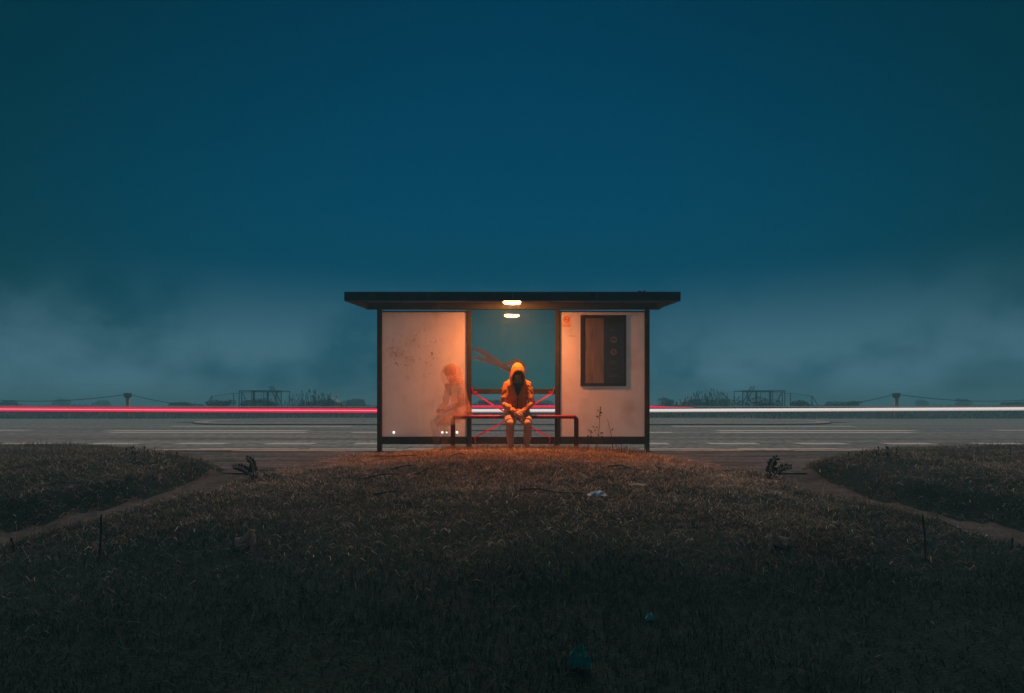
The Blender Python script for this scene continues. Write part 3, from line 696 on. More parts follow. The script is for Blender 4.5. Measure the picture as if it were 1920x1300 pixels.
    for s, nm in ((-1, 'shoe_a'), (1, 'shoe_b')):
        q = MB(); an = V3(s*.120, 8.640, .115)
        q.tube([an + Vector((0,.062,-.055)), an + Vector((0,.02,-.045)), an + Vector((s*.005,-.06,-.055)), an + Vector((s*.014,-.14,-.072)), an + Vector((s*.018,-.195,-.082))], [(.032,.036),(.042,.045),(.045,.038),(.047,.028),(.030,.020)], 14, up=(0,0,1))
        out[nm] = q.me('shoe', True)
    return out
PM = build_person()
def ghostify(m0):
    m = m0.copy(); m.name = 'faint_' + m0.name; t = m.node_tree; out = t.nodes['Material Output']; src = out.inputs[0].links[0].from_socket
    tr = t.nodes.new('ShaderNodeBsdfTransparent'); mx = t.nodes.new('ShaderNodeMixShader'); mx.inputs[0].default_value = .16
    t.links.new(tr.outputs[0], mx.inputs[1]); t.links.new(src, mx.inputs[2]); t.links.new(mx.outputs[0], out.inputs[0]); return m
def make_person(loc, rz, label, faint):
    base_ = Vector((PX, 9.0, .06)); o = empty('person', loc, label, 'person', None, rz)
    mats = {k_: (ghostify(M[k_]) if faint else M[k_]) for k_ in ('skin','hoodie','shorts','shirt','hair','shoe','cord')}
    def part(name, me, m, parent=None):
        c = bpy.data.objects.new(name, me); C.objects.link(c)
        if not me.materials: me.materials.append(m)
        c.material_slots[0].link = 'OBJECT'; c.material_slots[0].material = m
        c.parent = parent or o
        if parent is None: c.matrix_parent_inverse = Matrix.Translation(-base_)
        return c
    part('body', PM['body'], mats['skin']); hd = part('hoodie', PM['hoodie'], mats['hoodie'])
    part('hood', PM['hood'], mats['hoodie'], hd); [part('cuff', PM[q], mats['hoodie'], hd) for q in ('cuff_a','cuff_b')]; [part('drawstring', PM[q], mats['cord'], hd) for q in ('cord_a','cord_b')]; part('zip', PM['zip'], mats['shirt'], hd)
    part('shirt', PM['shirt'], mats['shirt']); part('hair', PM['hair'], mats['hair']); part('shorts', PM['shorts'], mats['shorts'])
    part('shoe', PM['shoe_a'], mats['shoe']); part('shoe', PM['shoe_b'], mats['shoe'])
    return o
make_person((PX, 9.13, .045), R(4), 'person in an orange hoodie and shorts sitting bowed with clasped hands, face in shadow', False)
make_person((at(864, 0, 9.13).x, 9.13, .045), R(-52), 'faint see-through hooded person seated on the left bench end turned aside', True)
# motion-blur streak of the moving hoodie, shaped as a thin scattering volume
def vol(name, col, dens, haze=False):
    m = bpy.data.materials.new(name); m.use_nodes = True; t = m.node_tree; t.nodes.clear()
    a = t.nodes.new('ShaderNodeVolumePrincipled' if haze else 'ShaderNodeVolumeScatter'); a.inputs['Color'].default_value = (*col, 1); a.inputs['Density'].default_value = dens
    o = t.nodes.new('ShaderNodeOutputMaterial'); t.links.new(a.outputs[0], o.inputs['Volume']); return m
wv = vol('pale_blur_streak', (1, .48, .36), .25)
b = MB(); WY = 9.33
b.tube([at(884,656,WY), at(896,656,WY), at(908,662,WY), at(922,674,WY-.02), at(938,684,WY-.03), at(952,692,WY-.03), at(962,700,WY)], [(.03,.01),(.05,.035),(.06,.045),(.06,.05),(.055,.045),(.045,.04),(.02,.02)], 12)
b.tube([at(884,672,WY-.04), at(900,673,WY-.05), at(916,678,WY-.05), at(934,684,WY-.06)], [(.02,.008),(.04,.025),(.04,.03),(.02,.01)], 10)
b.tube([at(944,690,WY-.1), at(955,680,WY-.1), at(968,676,WY-.1), at(980,682,WY-.1), at(989,690,WY-.1)], [(.02,.01),(.05,.03),(.06,.035),(.05,.025),(.01,.006)], 10)
prop(b.build('blur_streak', wv, None, True), 'thin pale motion-blur streak curling beside the hooded head against the glass', 'blur_streak')

# ------------------------------------------------------------------ light trails along the road
red = emis('red_light', (1.0, 0.008, 0.075), .95); pink = emis('pink_light', (1.0, 0.34, 0.40), 1.15); wht = emis('white_light', (1.0, .89, .85), .86); whd = emis('dim_white_light', (1.0, .80, .74), .58)
def trail(mbs, mats, label):
    b = MB()
    for i, (pts, r) in enumerate(mbs): b.cur = i; b.tube(pts, r, 8)
    return prop(b.build('light_trail', mats, None, True), label, 'light trail', 'vehicle light trails along the road')
T1 = 14.0
pts = [at(-900, 764, T1), at(0, 767.2, T1), at(360, 769, T1), at(760, 770.2, T1)]
dz = Vector((0,0,.025))
trail([([p + dz for p in pts], .024), ([p for p in pts], .0205), ([p - dz for p in pts], .024)], [red, pink, red], 'red light trail with pink core crossing the road left of the shelter')
T2 = 16.0
pts = [at(876, 770.3, T2), at(1240, 770, T2), at(1560, 768.6, T2), at(1920, 766.8, T2), at(2800, 763, T2)]
dz = Vector((0,0,.022))
trail([([p + dz for p in pts], .022), ([p for p in pts], .027), ([p - dz*.9 for p in pts], .023)], [wht, wht, whd], 'white light trail crossing the road right of the shelter')
T3 = 18.0
trail([([at(868, 762.5, T3), at(1040, 762.4, T3), at(1222, 763, T3), at(1300, 764.6, T3)], [.034, .034, .030, .004])], [red], 'short thin red light trail seen through the open bay above the white one')
for s, (a0, a1) in ((-1, (-700, 706)), (1, (1250, 2600))):
    b = MB(); p_ = a0; i = 0
    while p_ < a1:
        c0 = at(p_, 763.2 - .0018*max(0, abs(p_-960)-250)*1.2, 17); b.box((c0.x-.016, 16.985, c0.z-.011), (c0.x+.016, 17.015, c0.z+.011)); p_ += 3.7
    prop(b.build('flicker_dots', emis('flicker_light', (1.0, .86, .80) if s < 0 else (1, .8, .78), .15), None), 'row of faint light dots just above the ' + ('red' if s < 0 else 'long white') + ' light trail', 'light trail', 'rows of light dots', 'stuff')

# ------------------------------------------------------------------ far side: bollards, chains, cages, bushes
M['orange'] = mat('orange_paint', (0.88, 0.25, 0.045), .6, .2, 8, dirt=((.14,.06,.03), 9, .55, .7)); M['iron'] = mat('rusty_iron', (0.045, 0.040, 0.034), .8, .3, 5)
M['chain'] = mat('chain_steel', (0.035, 0.035, 0.034), .6, .2, 8)
BY = 30.6
for s, wd in ((-1, 'left'), (1, 'right')):
    c0 = at(960 + s*720.5, 785, BY); c0.z = -.05
    bo = empty('bollard', c0, f'orange bollard with a dark square cap across the road to the {wd} of the shelter', 'bollard', 'orange bollards across the road')
    b = MB(); top = at(0, 745, BY).z; b.tube([(c0.x, BY, -.2), (c0.x, BY, .05), (c0.x+.01, BY, top)], [.085,.080,.095], 12); b.build('shaft', M['orange'], bo, True)
    b = MB(); b.box((c0.x-.14, BY-.14, top), (c0.x+.14, BY+.14, top+.22), .03); b.tube([(c0.x, BY, top-.05), (c0.x, BY, top+.02)], .115, 12); b.build('cap', M['iron'], bo)
    def cable(p, q, sag, label):
        n_ = 24; p = Vector(p); q = Vector(q); pts = [p.lerp(q, i/n_) - Vector((0,0,sag*4*(i/n_)*(1-i/n_))) for i in range(n_+1)]
        b = MB(); b.tube(pts, .019, 6); prop(b.build('chain', M['chain'], None, True), label, 'chain', 'chains hung from the bollards')
    zt_ = top + .14
    x0 = c0.x + s*.13; cable((x0, BY, zt_), (c0.x + s*9.6, BY, zt_ + .02), .36, f'slack chain hanging from the {wd} bollard out towards the {wd} edge')
    x1 = c0.x - s*.13; e1 = at(960 + s*600, 759, BY+1.0); cable((x1, BY, zt_), e1, .10, f'chain falling from the {wd} bollard in towards the low bushes')
CY = 34.0
def bar(b, px0, py0, px1, py1, th, s, Y=CY, dy=0):
    p, q = at(960 + s*(960-px0), py0, Y), at(960 + s*(960-px1), py1, Y); p.y += dy; q.y += dy
    b.tube([p, q], th*Y/F/2, 6)
for s, wd in ((-1, 'left'), (1, 'right')):
    s2 = s
    pxm = lambda px: 960 + s*(960-px)
    base_ = at(pxm(490), 760, CY)
    cg = empty('cage', (base_.x, CY, .3), f'rusty open metal cage frame among bushes across the road, {wd} of the shelter', 'cage', 'metal cage frames across the road')
    D = 1.3
    for px in (448.5, 453, 527.5):
        b = MB(); bar(b, px, 732.5, px, 764, 1.5, s); b.build('post', M['iron'], cg)
    for px in (476, 502):
        b = MB(); bar(b, px, 733, px, 764, 3.6, s); b.build('post', M['iron'], cg)
    for px in (453, 476, 502, 527.5):
        b = MB(); bar(b, px, 733, px, 764, 1.2, s, CY, D); b.build('rear_post', M['iron'], cg)
    b = MB(); bar(b, 448, 733, 528, 733, 1.7, s); b.build('top_rail', M['iron'], cg); b = MB(); bar(b, 448, 735.2, 528, 735.2, .7, s); b.build('top_rail', M['iron'], cg)
    b = MB(); bar(b, 453, 733.4, 528, 733.4, 1.2, s, CY, D); b.build('top_rail', M['iron'], cg)
    for px in (453, 527.5):
        b = MB(); p = at(pxm(px), 733, CY); b.tube([p, p + Vector((0, D, 0))], .02, 6); b.build('top_rail', M['iron'], cg)
    for (a, b0, c_, d_) in ((454, 735, 464, 756), (521, 734, 514, 750)):
        b = MB(); bar(b, a, b0, c_, d_, 1.6, s); b.build('brace', M['iron'], cg)
    b = MB()
    for k_ in range(27): bar(b, 449+k_*2.95, 734, 449+k_*2.95, 762, .28, s, CY, .02)
    for k_ in range(9): bar(b, 449, 736+k_*3, 528, 736+k_*3, .28, s, CY, .03)
    b.build('wire_mesh', M['iron'], cg)
    ld = empty('ladder', (at(pxm(515), 760, CY-.3).x, CY-.3, .3), f'narrow metal ladder leaning steeply against the {wd} cage', 'ladder', 'ladders leaning on the cages')
    for (a, b0, c_, d_) in ((505, 725, 522, 759), (512, 725, 529, 759)):
        b = MB(); bar(b, a, b0, c_, d_, 1.3, s, CY-.25); b.build('rail', M['iron'], ld)
    for k_ in range(11):
        t_ = k_/10.6; b = MB(); bar(b, 505+17*t_, 725+34*t_, 512+17*t_, 725+34*t_, 1.0, s, CY-.25); b.build('rung', M['iron'], ld)
    fn = empty('wire_fence', (at(pxm(420), 760, CY).x, CY, .3), f'sagging wire fence with two posts beside the {wd} cage', 'fence', 'wire fences beside the cages')
    for (px, py) in ((438, 737), (397.5, 742.5)):
        b = MB(); bar(b, px, py, px, 764, 1.5, s); b.build('post', M['iron'], fn)
    b = MB(); bar(b, 397, 743, 387, 760, 1.4, s); b.build('stay', M['iron'], fn)
    for k_ in range(6):
        b = MB(); o_y = k_*3.4; bar(b, 397.5, 743+o_y*.85, 438, 737.5+o_y, .9 if k_ == 0 else .4, s); bar(b, 438, 737.5+o_y, 449, 737.5+o_y, .9 if k_ == 0 else .4, s); b.build('wire', M['iron'], fn)

def leafmass(b, c, rx, ry, rz, n_, size, seed, flat_bottom=True):
    r = np.random.default_rng(seed)
    lobes = [(r.normal(0, .42, 3), r.uniform(.35, .75)) for _ in range(9)]
    for i in range(n_):
        lc, lr = lobes[r.integers(0, 9)]
        d = r.normal(0, 1, 3); d /= np.linalg.norm(d); q = np.clip(lc, -.7, .7) + d*lr*r.uniform(.55, 1.0)**.5
        if q[2] < -.75: continue
        p = np.array([c[0]+q[0]*rx, c[1]+q[1]*ry, c[2]+q[2]*rz]); u = r.normal(0, 1, 3); u /= np.linalg.norm(u); v_ = np.cross(u, r.normal(0, 1, 3)); v_ /= np.linalg.norm(v_)
        s_ = size*r.uniform(.6, 1.4); b.add([p-u*s_, p-v_*s_*.4, p+u*s_, p+v_*s_*.4], [(0,1,2,3)])
M['bush'] = mat('bush_leaf', (0.045, 0.055, 0.034), .8, .4, 2, spec=.2, trans=.2); M['brownbush'] = mat('dry_leaf', (0.085, 0.058, 0.040), .85, .4, 2, spec=.2, trans=.2)
M['stem'] = mat('woody_stem', (0.05, 0.04, 0.03), .9, .3, 10)
bl = [(487, 92, 746, 33.2, 'bush', 'low dark bush growing around the foot of the {w} cage'),
      (412, 60, 753, 35.5, 'bush', 'low bush under the {w} wire fence'),
      (590, 130, 751, 36.0, 'brownbush', 'brown dry bush between the {w} cage and the shelter'),
      (668, 40, 748, 60.0, 'bush', 'small round far bush close to the {w} edge of the shelter'),
      (116, 34, 749, 90.0, 'bush', 'far rounded bush behind the sagging chain, nearer the {w} edge'),
      (192, 30, 750, 90.0, 'bush', 'far rounded bush just outside the {w} bollard'),
      (340, 80, 753.5, 46.0, 'bush', 'flat far bush between the {w} bollard and the wire fence'),
      (18, 60, 753, 52.0, 'brownbush', 'low reddish brown bush at the {w} edge across the road')]
sd_ = 11
for s, wd in ((-1, 'left'), (1, 'right')):
    for (px, wpx, top, Y, mm, lab) in bl:
        sd_ += 1; px_ = 960 + s*(960-px); c0 = at(px_, top, Y); w_ = wpx*Y/F/2; zb_ = float(far_z(c0.x, Y)); hh = max(.4, (c0.z - zb_))
        bu = empty('bush', (c0.x, Y, zb_), lab.format(w=wd), 'bush', 'bushes across the road')
        b = MB(); leafmass(b, (c0.x, Y, zb_+hh*.50), w_*.75, min(w_, 1.2)*.7, hh*.5, 1500, .055*Y/34, sd_); b.build('foliage', M[mm], bu)
        b = MB(); rr = random.Random(sd_)
        for k_ in range(9):
            x = c0.x + rr.uniform(-.8, .8)*w_; b.tube([(x, Y, zb_-.1), (x+rr.uniform(-.1,.1), Y, zb_+hh*.5), (x+rr.uniform(-.25,.25), Y+rr.uniform(-.2,.2), zb_+hh*rr.uniform(.7,1.15))], [.02,.014,.004], 5)
        prop(b.build('branches', M['stem'], bu), kind='stuff')
for (px, wpx, top, Y, lab) in ((915, 90, 751, 40, 'dark bush seen low through the open bay, left of the seated person'), (1010, 90, 752, 42, 'dark bush seen low through the open bay, right of the seated person')):
    sd_ += 1; c0 = at(px, top, Y); zb_ = float(far_z(c0.x, Y)); hh = c0.z - zb_; w_ = wpx*Y/F/2
    bu = empty('bush', (c0.x, Y, zb_), lab, 'bush', 'bushes across the road')
    b = MB(); leafmass(b, (c0.x, Y, zb_+hh*.5), w_*.75, .9, hh*.5, 1300, .06, sd_); b.build('foliage', M['bush'], bu)
# reeds, huts
for s, wd in ((-1, 'left'), (1, 'right')):
    b = MB(); rr = random.Random(40+s)
    for k_ in range(190):
        px = 960 + s*(960 - rr.gauss(592, 48)); Y = rr.uniform(33.5, 36.5); c0 = at(px, 0, Y); zb_ = float(far_z(c0.x, Y)) - .02
        h_ = rr.uniform(.5, 1.0)*max(.45, 1.25*math.exp(-((px-(960+s*375))/70)**2)); lx = rr.gauss(0, .14)*h_
        pts = [Vector((c0.x, Y, zb_)), Vector((c0.x+lx*.4, Y, zb_+h_*.6)), Vector((c0.x+lx, Y, zb_+h_))]
        b.tube(pts, [.012,.010,.004], 3)
        if rr.random() < .5: b.tube([pts[2]-Vector((0,0,.12)), pts[2], pts[2]+Vector((lx*.2,0,.08))], [.008,.026,.004], 4)
    prop(b.build('reeds', mat('reed_stalk', (.085,.065,.045), .9, .3, 4, spec=.1), None), f'tall dry reeds standing above the brown bush, {wd} of the shelter', 'reeds', 'stands of reeds across the road', 'stuff')
    HYY = 78.0; c0 = at(960 + s*342, 757, HYY)
    hu = empty('hut', (c0.x, HYY, -.1), f'small low hut with a pale pitched roof far off, {wd} of the shelter', 'hut', 'far low huts')
    wd_ = .95; zr = at(0, 746.5, HYY).z; ze = at(0, 753.5, HYY).z
    b = MB(); b.add([(c0.x+a_, HYY+d_, z_) for d_ in (0, 2.4) for a_, z_ in ((-wd_,-.3),(wd_,-.3),(wd_,ze),(0,zr-.06),(-wd_,ze))], [(4,3,2,1,0),(5,6,7,8,9),(0,1,6,5),(1,2,7,6),(4,0,5,9)]); b.build('wall', M['stem'], hu)
    b = MB(); rt = .06
    for q in (-1, 1):
        b.add([(c0.x, HYY-.1, zr), (c0.x+q*(wd_+.2), HYY-.1, ze-.08), (c0.x+q*(wd_+.2), HYY+2.5, ze-.08), (c0.x, HYY+2.5, zr), (c0.x, HYY-.1, zr-rt), (c0.x+q*(wd_+.2), HYY-.1, ze-.08-rt), (c0.x+q*(wd_+.2), HYY+2.5, ze-.08-rt), (c0.x, HYY+2.5, zr-rt)], [(0,1,2,3),(7,6,5,4),(0,4,5,1),(1,5,6,2),(2,6,7,3),(3,7,4,0)])
    b.build('roof', M['kerb'], hu)
    c1 = at(960 + s*295, 760.5, 40); b = MB(); b.box((c1.x-.95, 39.9, c1.z-.35), (c1.x+.95, 40.1, c1.z+.03), .02)
    prop(b.build('low_wall', M['kerb'], None), f'short pale low wall across the road close to the {wd} side of the shelter', 'wall', 'low walls across the road')
    c2 = at(960 + s*577, 792, 24.5); b = MB(); nn_ = 26
    b.add([(c2.x + (1.1*math.cos(2*math.pi*i/nn_))*(1+.25*math.sin(3.1*i)), 24.5 + .5*math.sin(2*math.pi*i/nn_)*(1+.2*math.cos(2.3*i)), .0045) for i in range(nn_)], [tuple(range(nn_))])
    prop(b.build('puddle', mat('puddle_water', (.01,.03,.05), .03, .05, 3, spec=.9), None), f'flat blue puddle on the road beyond the kerb, far {wd}', 'puddle', 'puddles on the road')

# ------------------------------------------------------------------ grass
def blades(name, pos, h, wdt, lean, cols, m, kind='stuff', par=None):
    n_ = len(pos); az = rng.uniform(0, 2*np.pi, n_); fa = rng.uniform(0, 2*np.pi, n_)
    s_ = np.stack([np.cos(az), np.sin(az), np.zeros(n_)], 1)*(wdt/2)[:, None]
    d_ = np.stack([np.cos(fa), np.sin(fa), np.zeros(n_)], 1)
    up_ = np.array([0, 0, 1.0])
    mid = pos + up_*(h*.55)[:, None] + d_*(h*lean*.32)[:, None]
    tip = pos + up_*(h*np.clip(1-.35*lean, .15, 1))[:, None] + d_*(h*lean)[:, None]
    v = np.stack([pos - s_, pos + s_, mid - s_*.7, mid + s_*.7, tip], 1).reshape(-1, 3).astype(np.float32)
    me = bpy.data.meshes.new(name); nl = n_*7
    me.vertices.add(n_*5); me.vertices.foreach_set('co', v.ravel()); me.loops.add(nl); me.polygons.add(n_*2)
    b_ = (np.arange(n_)*5)[:, None]; loops = np.concatenate([b_+0, b_+1, b_+3, b_+2, b_+2, b_+3, b_+4], 1).astype(np.int32)
    me.loops.foreach_set('vertex_index', loops.ravel())
    st = np.stack([np.arange(n_)*7, np.arange(n_)*7+4], 1).astype(np.int32); me.polygons.foreach_set('loop_start', st.ravel())
    ca = me.color_attributes.new('tint', 'FLOAT_COLOR', 'POINT'); c4 = np.ones((n_, 5, 4), np.float32); c4[:, :, :3] = cols[:, None, :]
    ca.data.foreach_set('color', c4.ravel()); me.update(calc_edges=True); me.validate()
    o = link(name, me, [m], par); return prop(o, kind=kind)
M['grass'] = mat('dry_grass', (1, 1, 1), .85, .18, 1.2, spec=.15, attr='tint', trans=.25)
def scatter(n_, y0, y1, marg):
    y = np.sqrt(rng.uniform(y0**2, y1**2, n_)); x = rng.uniform(-1, 1, n_)*(y*.9 + marg); return x, y
def keep(x, y):
    z = ground_z(x, y); ax = np.abs(x)
    pav = (y > 6.55)*(z < .012 + .02*(vnoise(x, y, 6, 7)))
    dens = .30 + .9*vnoise(x, y, 1.1, 11)*(.5 + vnoise(x, y, 4.5, 12))
    worn = 1 - .75*(np.exp(-((ax-1.75)/.35)**2)*sst(7.6, 8.2, y))
    edge_ = np.where((y > 6.5) & (ax < 3.3), .12 + .88*sst(.0, .075, z), 1.0)
    dens = dens*edge_
    return (pav < .5) & (path_mask(x, y) < .25 + .2*rng.random(len(x))) & (rng.random(len(x)) < dens*worn) & (y < 9.3)
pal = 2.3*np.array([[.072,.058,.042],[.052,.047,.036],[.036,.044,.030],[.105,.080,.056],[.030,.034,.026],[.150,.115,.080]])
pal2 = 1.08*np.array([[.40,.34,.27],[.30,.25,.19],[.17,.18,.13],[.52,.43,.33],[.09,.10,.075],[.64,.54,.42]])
pal_shade = np.array([[.008,.040,.028],[.006,.036,.026],[.005,.032,.022],[.016,.050,.036],[.004,.024,.018],[.030,.062,.046]])  # foreground shade put into the blade colours as dark teal
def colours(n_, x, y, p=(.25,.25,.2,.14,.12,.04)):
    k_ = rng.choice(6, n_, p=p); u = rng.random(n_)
    straw_lit = .92*sst(3.7, 7.0, y + 1.2*(vnoise(x, y, 1.5, 31)-.5))*(1 - .75*sst(2.3, 3.4, np.abs(x)))  # dry straw tone that also paints the lamp-lit zone near the shelter
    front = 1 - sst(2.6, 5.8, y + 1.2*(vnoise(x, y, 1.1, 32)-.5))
    c = np.where((u < straw_lit)[:, None], pal2[k_], np.where((u < front)[:, None], pal_shade[k_], pal[k_]))
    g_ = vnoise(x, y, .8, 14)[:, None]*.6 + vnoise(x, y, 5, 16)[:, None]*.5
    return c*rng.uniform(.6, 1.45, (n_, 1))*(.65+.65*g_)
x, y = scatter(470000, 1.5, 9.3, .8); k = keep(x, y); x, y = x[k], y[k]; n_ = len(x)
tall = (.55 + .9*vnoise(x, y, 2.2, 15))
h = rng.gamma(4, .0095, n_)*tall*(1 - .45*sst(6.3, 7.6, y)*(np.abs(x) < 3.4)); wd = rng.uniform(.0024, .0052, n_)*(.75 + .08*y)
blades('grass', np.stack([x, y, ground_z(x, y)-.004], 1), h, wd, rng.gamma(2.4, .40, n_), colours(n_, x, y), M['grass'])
# flattened thatch
x, y = scatter(170000, 1.5, 9.3, .8); k = keep(x, y); x, y = x[k], y[k]; n_ = len(x)
k = rng.random(n_) < .25 + .75*sst(2.5, 5.0, y); x, y = x[k], y[k]; n_ = len(x)
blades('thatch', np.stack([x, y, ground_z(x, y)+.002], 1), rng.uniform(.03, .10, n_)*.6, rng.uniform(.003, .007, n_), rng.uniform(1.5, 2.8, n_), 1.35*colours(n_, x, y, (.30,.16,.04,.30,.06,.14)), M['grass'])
# taller pale stalks
x, y = scatter(1500, 3.4, 8.9, .6); k = keep(x, y); x, y = x[k], y[k]; n_ = len(x)
blades('dry_stalks', np.stack([x, y, ground_z(x, y)], 1), rng.uniform(.09, .20, n_), rng.uniform(.002, .0032, n_), rng.uniform(.1, .9, n_), colours(n_, x, y, (.2,.1,.05,.3,.05,.3)), M['grass'])
# tufts at the feet of people and bench
n_ = 5200; x = rng.uniform(-1.0, 1.9, n_); y = rng.uniform(8.15, 9.15, n_); k = rng.random(n_) < (.25 + .9*vnoise(x, y, 3, 18)); x, y = x[k], y[k]; n_ = len(x)
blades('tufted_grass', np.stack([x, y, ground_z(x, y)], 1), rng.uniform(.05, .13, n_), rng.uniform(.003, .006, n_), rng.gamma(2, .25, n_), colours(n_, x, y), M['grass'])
# far side dry grass
n_ = 60000; x = rng.uniform(-34, 34, n_); y = rng.uniform(30.2, 35.5, n_); k = rng.random(n_) < .25 + vnoise(x, y, .35, 21); x, y = x[k], y[k]; n_ = len(x)
blades('far_grass', np.stack([x, y, far_z(x, y)-.02], 1), rng.uniform(.12, .38, n_), rng.uniform(.018, .035, n_), rng.gamma(2, .25, n_), 1.5*pal[rng.choice(6, n_)]*rng.uniform(.6, 1.4, (n_, 1)), M['grass'])

# ------------------------------------------------------------------ weeds, sticks and litter on the verge
M['weed'] = mat('dark_weed_leaf', (0.030, 0.038, 0.026), .75, .3, 10, spec=.25, trans=.15); M['twig'] = mat('dark_twig', (0.028, 0.022, 0.018), .9, .3, 14); M['paletwig'] = mat('pale_twig', (0.20, 0.13, 0.085), .9, .3, 14)
def frond(b, bs, p, q, bend, n_, ll):
    p, q = Vector(p), Vector(q); mid = (p+q)/2 + Vector(bend); pts = [(p*(1-t)**2 + mid*2*t*(1-t) + q*t*t) for t in [i/10 for i in range(11)]]
    bs.tube(pts, [.006*(1-.075*i) for i in range(11)], 5)
    for i in range(n_):
        t = .25 + .75*i/n_; c0 = p*(1-t)**2 + mid*2*t*(1-t) + q*t*t; ax_ = ((q-mid)*t + (mid-p)*(1-t)).normalized(); sd = 1 if i % 2 else -1
        sv = Vector((ax_.z, .3*sd, -ax_.x)).normalized()*sd; l_ = ll*(1.1-.7*t)*random.uniform(.8, 1.2); dr = (sv + ax_*.55 + Vector((0, random.uniform(-.5,.5), -.05))).normalized(); nn = dr.cross(ax_).normalized(); wv_ = dr.cross(nn)*l_*.24
        b.add([c0, c0+dr*l_*.5+wv_, c0+dr*l_, c0+dr*l_*.5-wv_], [(0,1,2,3)])
for s, wd in ((-1, 'left'), (1, 'right')):
    mx_ = lambda px: 960 + s*(960-px)
    g0 = on_ground(mx_(474), 903); Yw = g0.y
    we = empty('weed', g0, f'dark leafy weed with two drooping fronds beside the dirt path on the {wd}', 'weed', 'dark leafy weeds by the paths')
    lf = MB(); st_ = MB()
    frond(lf, st_, g0, at(mx_(461), 858, Yw), (s*-.06, .02, .08), 22, .075); frond(lf, st_, g0 + Vector((0,.01,0)), at(mx_(435), 876, Yw-.05), (s*-.02, 0, .10), 20, .07); frond(lf, st_, g0, at(mx_(485), 890, Yw-.05), (s*.02, 0, .05), 8, .05)
    prop(lf.build('leaves', M['weed'], we), kind='stuff'); prop(st_.build('stems', M['twig'], we), kind='stuff')
    for (px, py, tpx, tpy, th, lab) in ((185, 1052, 190, 965, .006, 'thin dark stake leaning slightly in the grass beside the dirt path, {w}'), (27, 1036, 21, 1008, .006, 'short dark stake at the lower edge of the dirt path, far {w}')):
        g1 = on_ground(mx_(px), py); tp = at(mx_(tpx), tpy, g1.y); b = MB(); b.tube([g1 - Vector((0,0,.03)), g1.lerp(tp,.5) + Vector((.006,0,0)), tp.lerp(g1,.12), tp], [th, th*.9, th*1.1, th*.6], 7)
        prop(b.build('stake', M['twig'], None), lab.format(w=wd), 'stake', 'dark stakes by the paths')
    # crumpled pale sheet
    g2 = on_ground(mx_(455), 1030); b = MB(); rr = random.Random(5); n1, n2 = 9, 6; vs = []; fs = []
    for i in range(n1):
        for j in range(n2):
            u = i/(n1-1)-.5; v_ = j/(n2-1); ht = .13*v_*(1-.35*abs(u)) * (1 if u > .05 else .65)
            vs.append((g2.x - s*u*.17 + rr.gauss(0,.006), g2.y + .05*math.sin(u*11) + .04*v_ + rr.gauss(0,.006), g2.z - .01 + ht + rr.gauss(0,.005)))
    n0 = len(vs)
    vs += [(a, b_+.003, c) for a, b_, c in vs]
    for i in range(n1-1):
        for j in range(n2-1):
            q = i*n2+j; fs += [(q, q+n2, q+n2+1, q+1), (n0+q, n0+q+1, n0+q+n2+1, n0+q+n2)]
    b.add(vs, fs); prop(b.build('plastic_sheet', mat('dull_plastic', (.50,.42,.36), .6, .2, 14, .4, 30, trans=.45), None), f'crumpled dull pale plastic sheet standing in the dark grass, {wd}', 'plastic sheet', 'crumpled sheets in the grass')
    # seed heads on the bank
    b = MB(); rr = random.Random(8)
    for k_ in range(9):
        px = mx_(rr.uniform(232, 330)); g3 = on_ground(px, 862); h_ = rr.uniform(.06, .14); lx = rr.uniform(-.03,.03); b.tube([g3, g3+Vector((lx*.5,0,h_*.6)), g3+Vector((lx,0,h_))], .0022, 4); b.ball(g3+Vector((lx,0,h_)), (.010,.010,.013), 6, 5)
    prop(b.build('thistles', M['twig'], None), f'dry dark thistle heads along the top of the {wd} bank', 'thistles', 'thistles on the banks', 'stuff')
def crumple(name, px, py, w_, h_, m, label, cat, seed, group=None, peak=1.0):
    g0 = on_ground(px, py); rr = random.Random(seed); b = MB(); n1, n2 = 10, 7; vs = []; fs = []
    for i in range(n1):
        for j in range(n2):
            u, v_ = i/(n1-1)*2-1, j/(n2-1)*2-1; r2 = min(1, u*u*.8+v_*v_)
            vs.append((g0.x + u*w_/2 + rr.gauss(0, w_*.03), g0.y + v_*w_*.3 + rr.gauss(0, w_*.03), g0.z + .015 + h_*(1-r2)**peak*rr.uniform(.6, 1.1) + rr.gauss(0, h_*.06)))
    n0 = len(vs); vs += [(a, b_, c-.004) for a, b_, c in vs]
    for i in range(n1-1):
        for j in range(n2-1):
            q = i*n2+j; fs += [(q, q+n2, q+n2+1, q+1), (n0+q, n0+q+1, n0+q+n2+1, n0+q+n2)]
    b.add(vs, fs); return prop(b.build(name, m, None), label, cat, group)
mp_w = mat('white_paper', (.74,.72,.72), .7, .08, 12, dirt=((.16,.36,.58), 9, .53, .60)); mp_g = mat('green_plastic', (.05,.36,.29), .5, .25, 9, trans=.3); mp_t = mat('turquoise_plastic', (.16,.62,.64), .5, .2, 14, trans=.2); mp_p = mat('pale_paper', (.40,.33,.28), .8, .12, 10)
crumple('paper_wrapper', 1118, 931, .17, .04, mp_w, 'crumpled white and blue wrapper lying on the grass in front of the shelter', 'litter', 1)
crumple('plastic_bag', 1087, 1256, .085, .085, mp_g, 'crumpled green plastic bag in the dark foreground grass', 'litter', 2, None, .7)
crumple('plastic_scrap', 1219, 1166, .042, .032, mp_t, 'small turquoise plastic scrap in the foreground grass', 'litter', 3)
crumple('bag_scrap', 1032, 1245, .012, .022, mp_g, 'tiny green scrap just left of the green plastic bag', 'litter', 9)
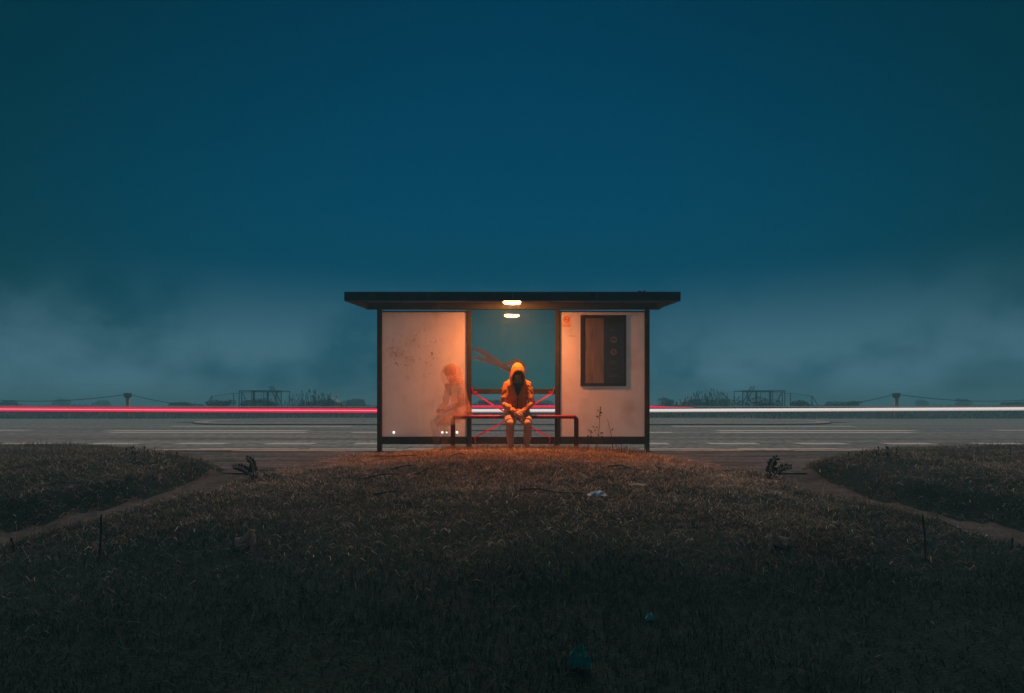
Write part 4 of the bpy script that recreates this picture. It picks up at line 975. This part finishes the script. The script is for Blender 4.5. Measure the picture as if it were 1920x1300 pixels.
for i, (px, py, w_, lab) in enumerate(((686, 872, .06, 'small pale paper scrap on the worn grass near the left outer post'), (835, 880, .06, 'small pale paper scrap on the grass below the left bench leg'), (1233, 871, .06, 'small pale paper scrap on the worn grass near the right outer post'), (1027, 903, .055, 'pinkish paper scrap on the grass just below the seated person'), (1196, 912, .16, 'flat pale cardboard strip on the grass right of the white wrapper'), (425, 820+105, .03, 'tiny pale paper scrap beside the left dirt path'))):
    crumple('paper_scrap', px, py, w_, .018 if w_ < .1 else .012, mp_p, lab, 'litter', 20+i, 'pale paper scraps on the grass')
def stick(pts, r, m, label, name='stick', cat='stick', group='dark sticks on the grass'):
    q = [on_ground(px, py) + Vector((0,0,dz)) for px, py, dz in pts]; n_ = len(q); b = MB(); b.tube(q, [r*(1-.6*i/(n_-1)) for i in range(n_)], 6); return prop(b.build(name, m, None), label, cat, group)
stick([(733, 886, .03), (755, 883, .05), (780, 879, .04)], .010, M['twig'], 'dark stick on the worn grass left of the bench, the upper one')
stick([(682, 903, .03), (715, 899, .05), (748, 896, .04)], .010, M['twig'], 'dark stick on the grass at far left of the mound')
stick([(782, 894, .03), (800, 889, .05), (818, 884, .05)], .010, M['twig'], 'dark stick slanting up on the grass below the left bench leg')
stick([(848, 857, .02), (862, 856, .04), (872, 857, .03)], .009, M['twig'], 'short dark stick right under the left bench leg')
stick([(700, 934, .03), (730, 932, .05), (757, 932, .04)], .008, M['twig'], 'long thin dark stick lying flat left in the mid grass')
stick([(975, 926, .04), (1010, 929, .06), (1040, 934, .05), (1095, 936, .05)], .008, M['twig'], 'long bent dark stick on the grass just left of the white wrapper')
stick([(1140, 878, .02), (1165, 881, .05), (1190, 886, .03)], .009, M['twig'], 'dark stick on the grass below the right panel')
stick([(1062, 1010, .05), (1072, 1016, .05), (1080, 1014, .06), (1085, 1006, .09)], .009, M['paletwig'], 'pale curved twig like a hook in the middle of the grass', 'twig', 'twig', None)
stick([(700, 858, .02), (740, 860, .03), (780, 858, .03)], .008, M['twig'], 'dark stick lying along the mound edge near the left outer post')
# dead seed plant before the right panel
def deadplant(px, py, tpx, tpy, label, branches, seed):
    g0 = on_ground(px, py); tp = at(tpx, tpy, g0.y); rr = random.Random(seed)
    pl = empty('dead_plant', g0, label, 'plant', 'dry plants before the right panel')
    b = MB(); b.tube([g0, g0.lerp(tp,.5)+Vector((.015,0,0)), tp], [.006,.004,.0022], 6); b.build('stem', M['twig'], pl)
    b = MB()
    for k_ in range(branches):
        t = rr.uniform(.2, .95); p = g0.lerp(tp, t); q = p + Vector((rr.choice((-1,1))*rr.uniform(.03,.11)*(1.1-t), rr.uniform(-.04,.04), rr.uniform(.02,.09)))
        b.tube([p, q], [.0028,.0016], 4); b.ball(q, (.010,.010,.012), 6, 5)
    prop(b.build('seed_heads', M['twig'], pl), kind='stuff')
deadplant(1118, 846, 1125, 764, 'tall dry branching plant in front of the right panel', 16, 3)
deadplant(1150, 848, 1139, 786, 'thin bent dry stem right of the tall branching plant', 3, 4)
deadplant(1100, 846, 1108, 808, 'low dry sprig left of the tall branching plant', 6, 5)
deadplant(1166, 850, 1160, 822, 'short dry sprig at the foot of the right panel', 5, 6)
for (px, py, tpx, tpy, lab) in ((690, 1092, 686, 1066, 'pale dry flower stalk in the dark grass left of centre'), (1233, 1090, 1229, 1064, 'pale dry flower stalk in the dark grass right of centre')):
    g0 = on_ground(px, py); tp = at(tpx, tpy, g0.y); b = MB(); b.tube([g0, g0.lerp(tp,.6)+Vector((.004,0,0)), tp], [.002,.002,.001], 5)
    for k_ in range(7): b.ball(g0.lerp(tp, .4+.085*k_)+Vector((random.uniform(-.004,.004),0,0)), (.004,.004,.006), 6, 4)
    prop(b.build('flower_stalk', M['paletwig'], None), lab, 'plant', 'dry flower stalks')

# ------------------------------------------------------------------ haze
hz = MB(); hz.box((-425, -205, -1.6), (425, 425, 2.95))
prop(hz.build('haze', vol('haze_air', (.28, .72, .85), .0112, True)), kind='stuff')
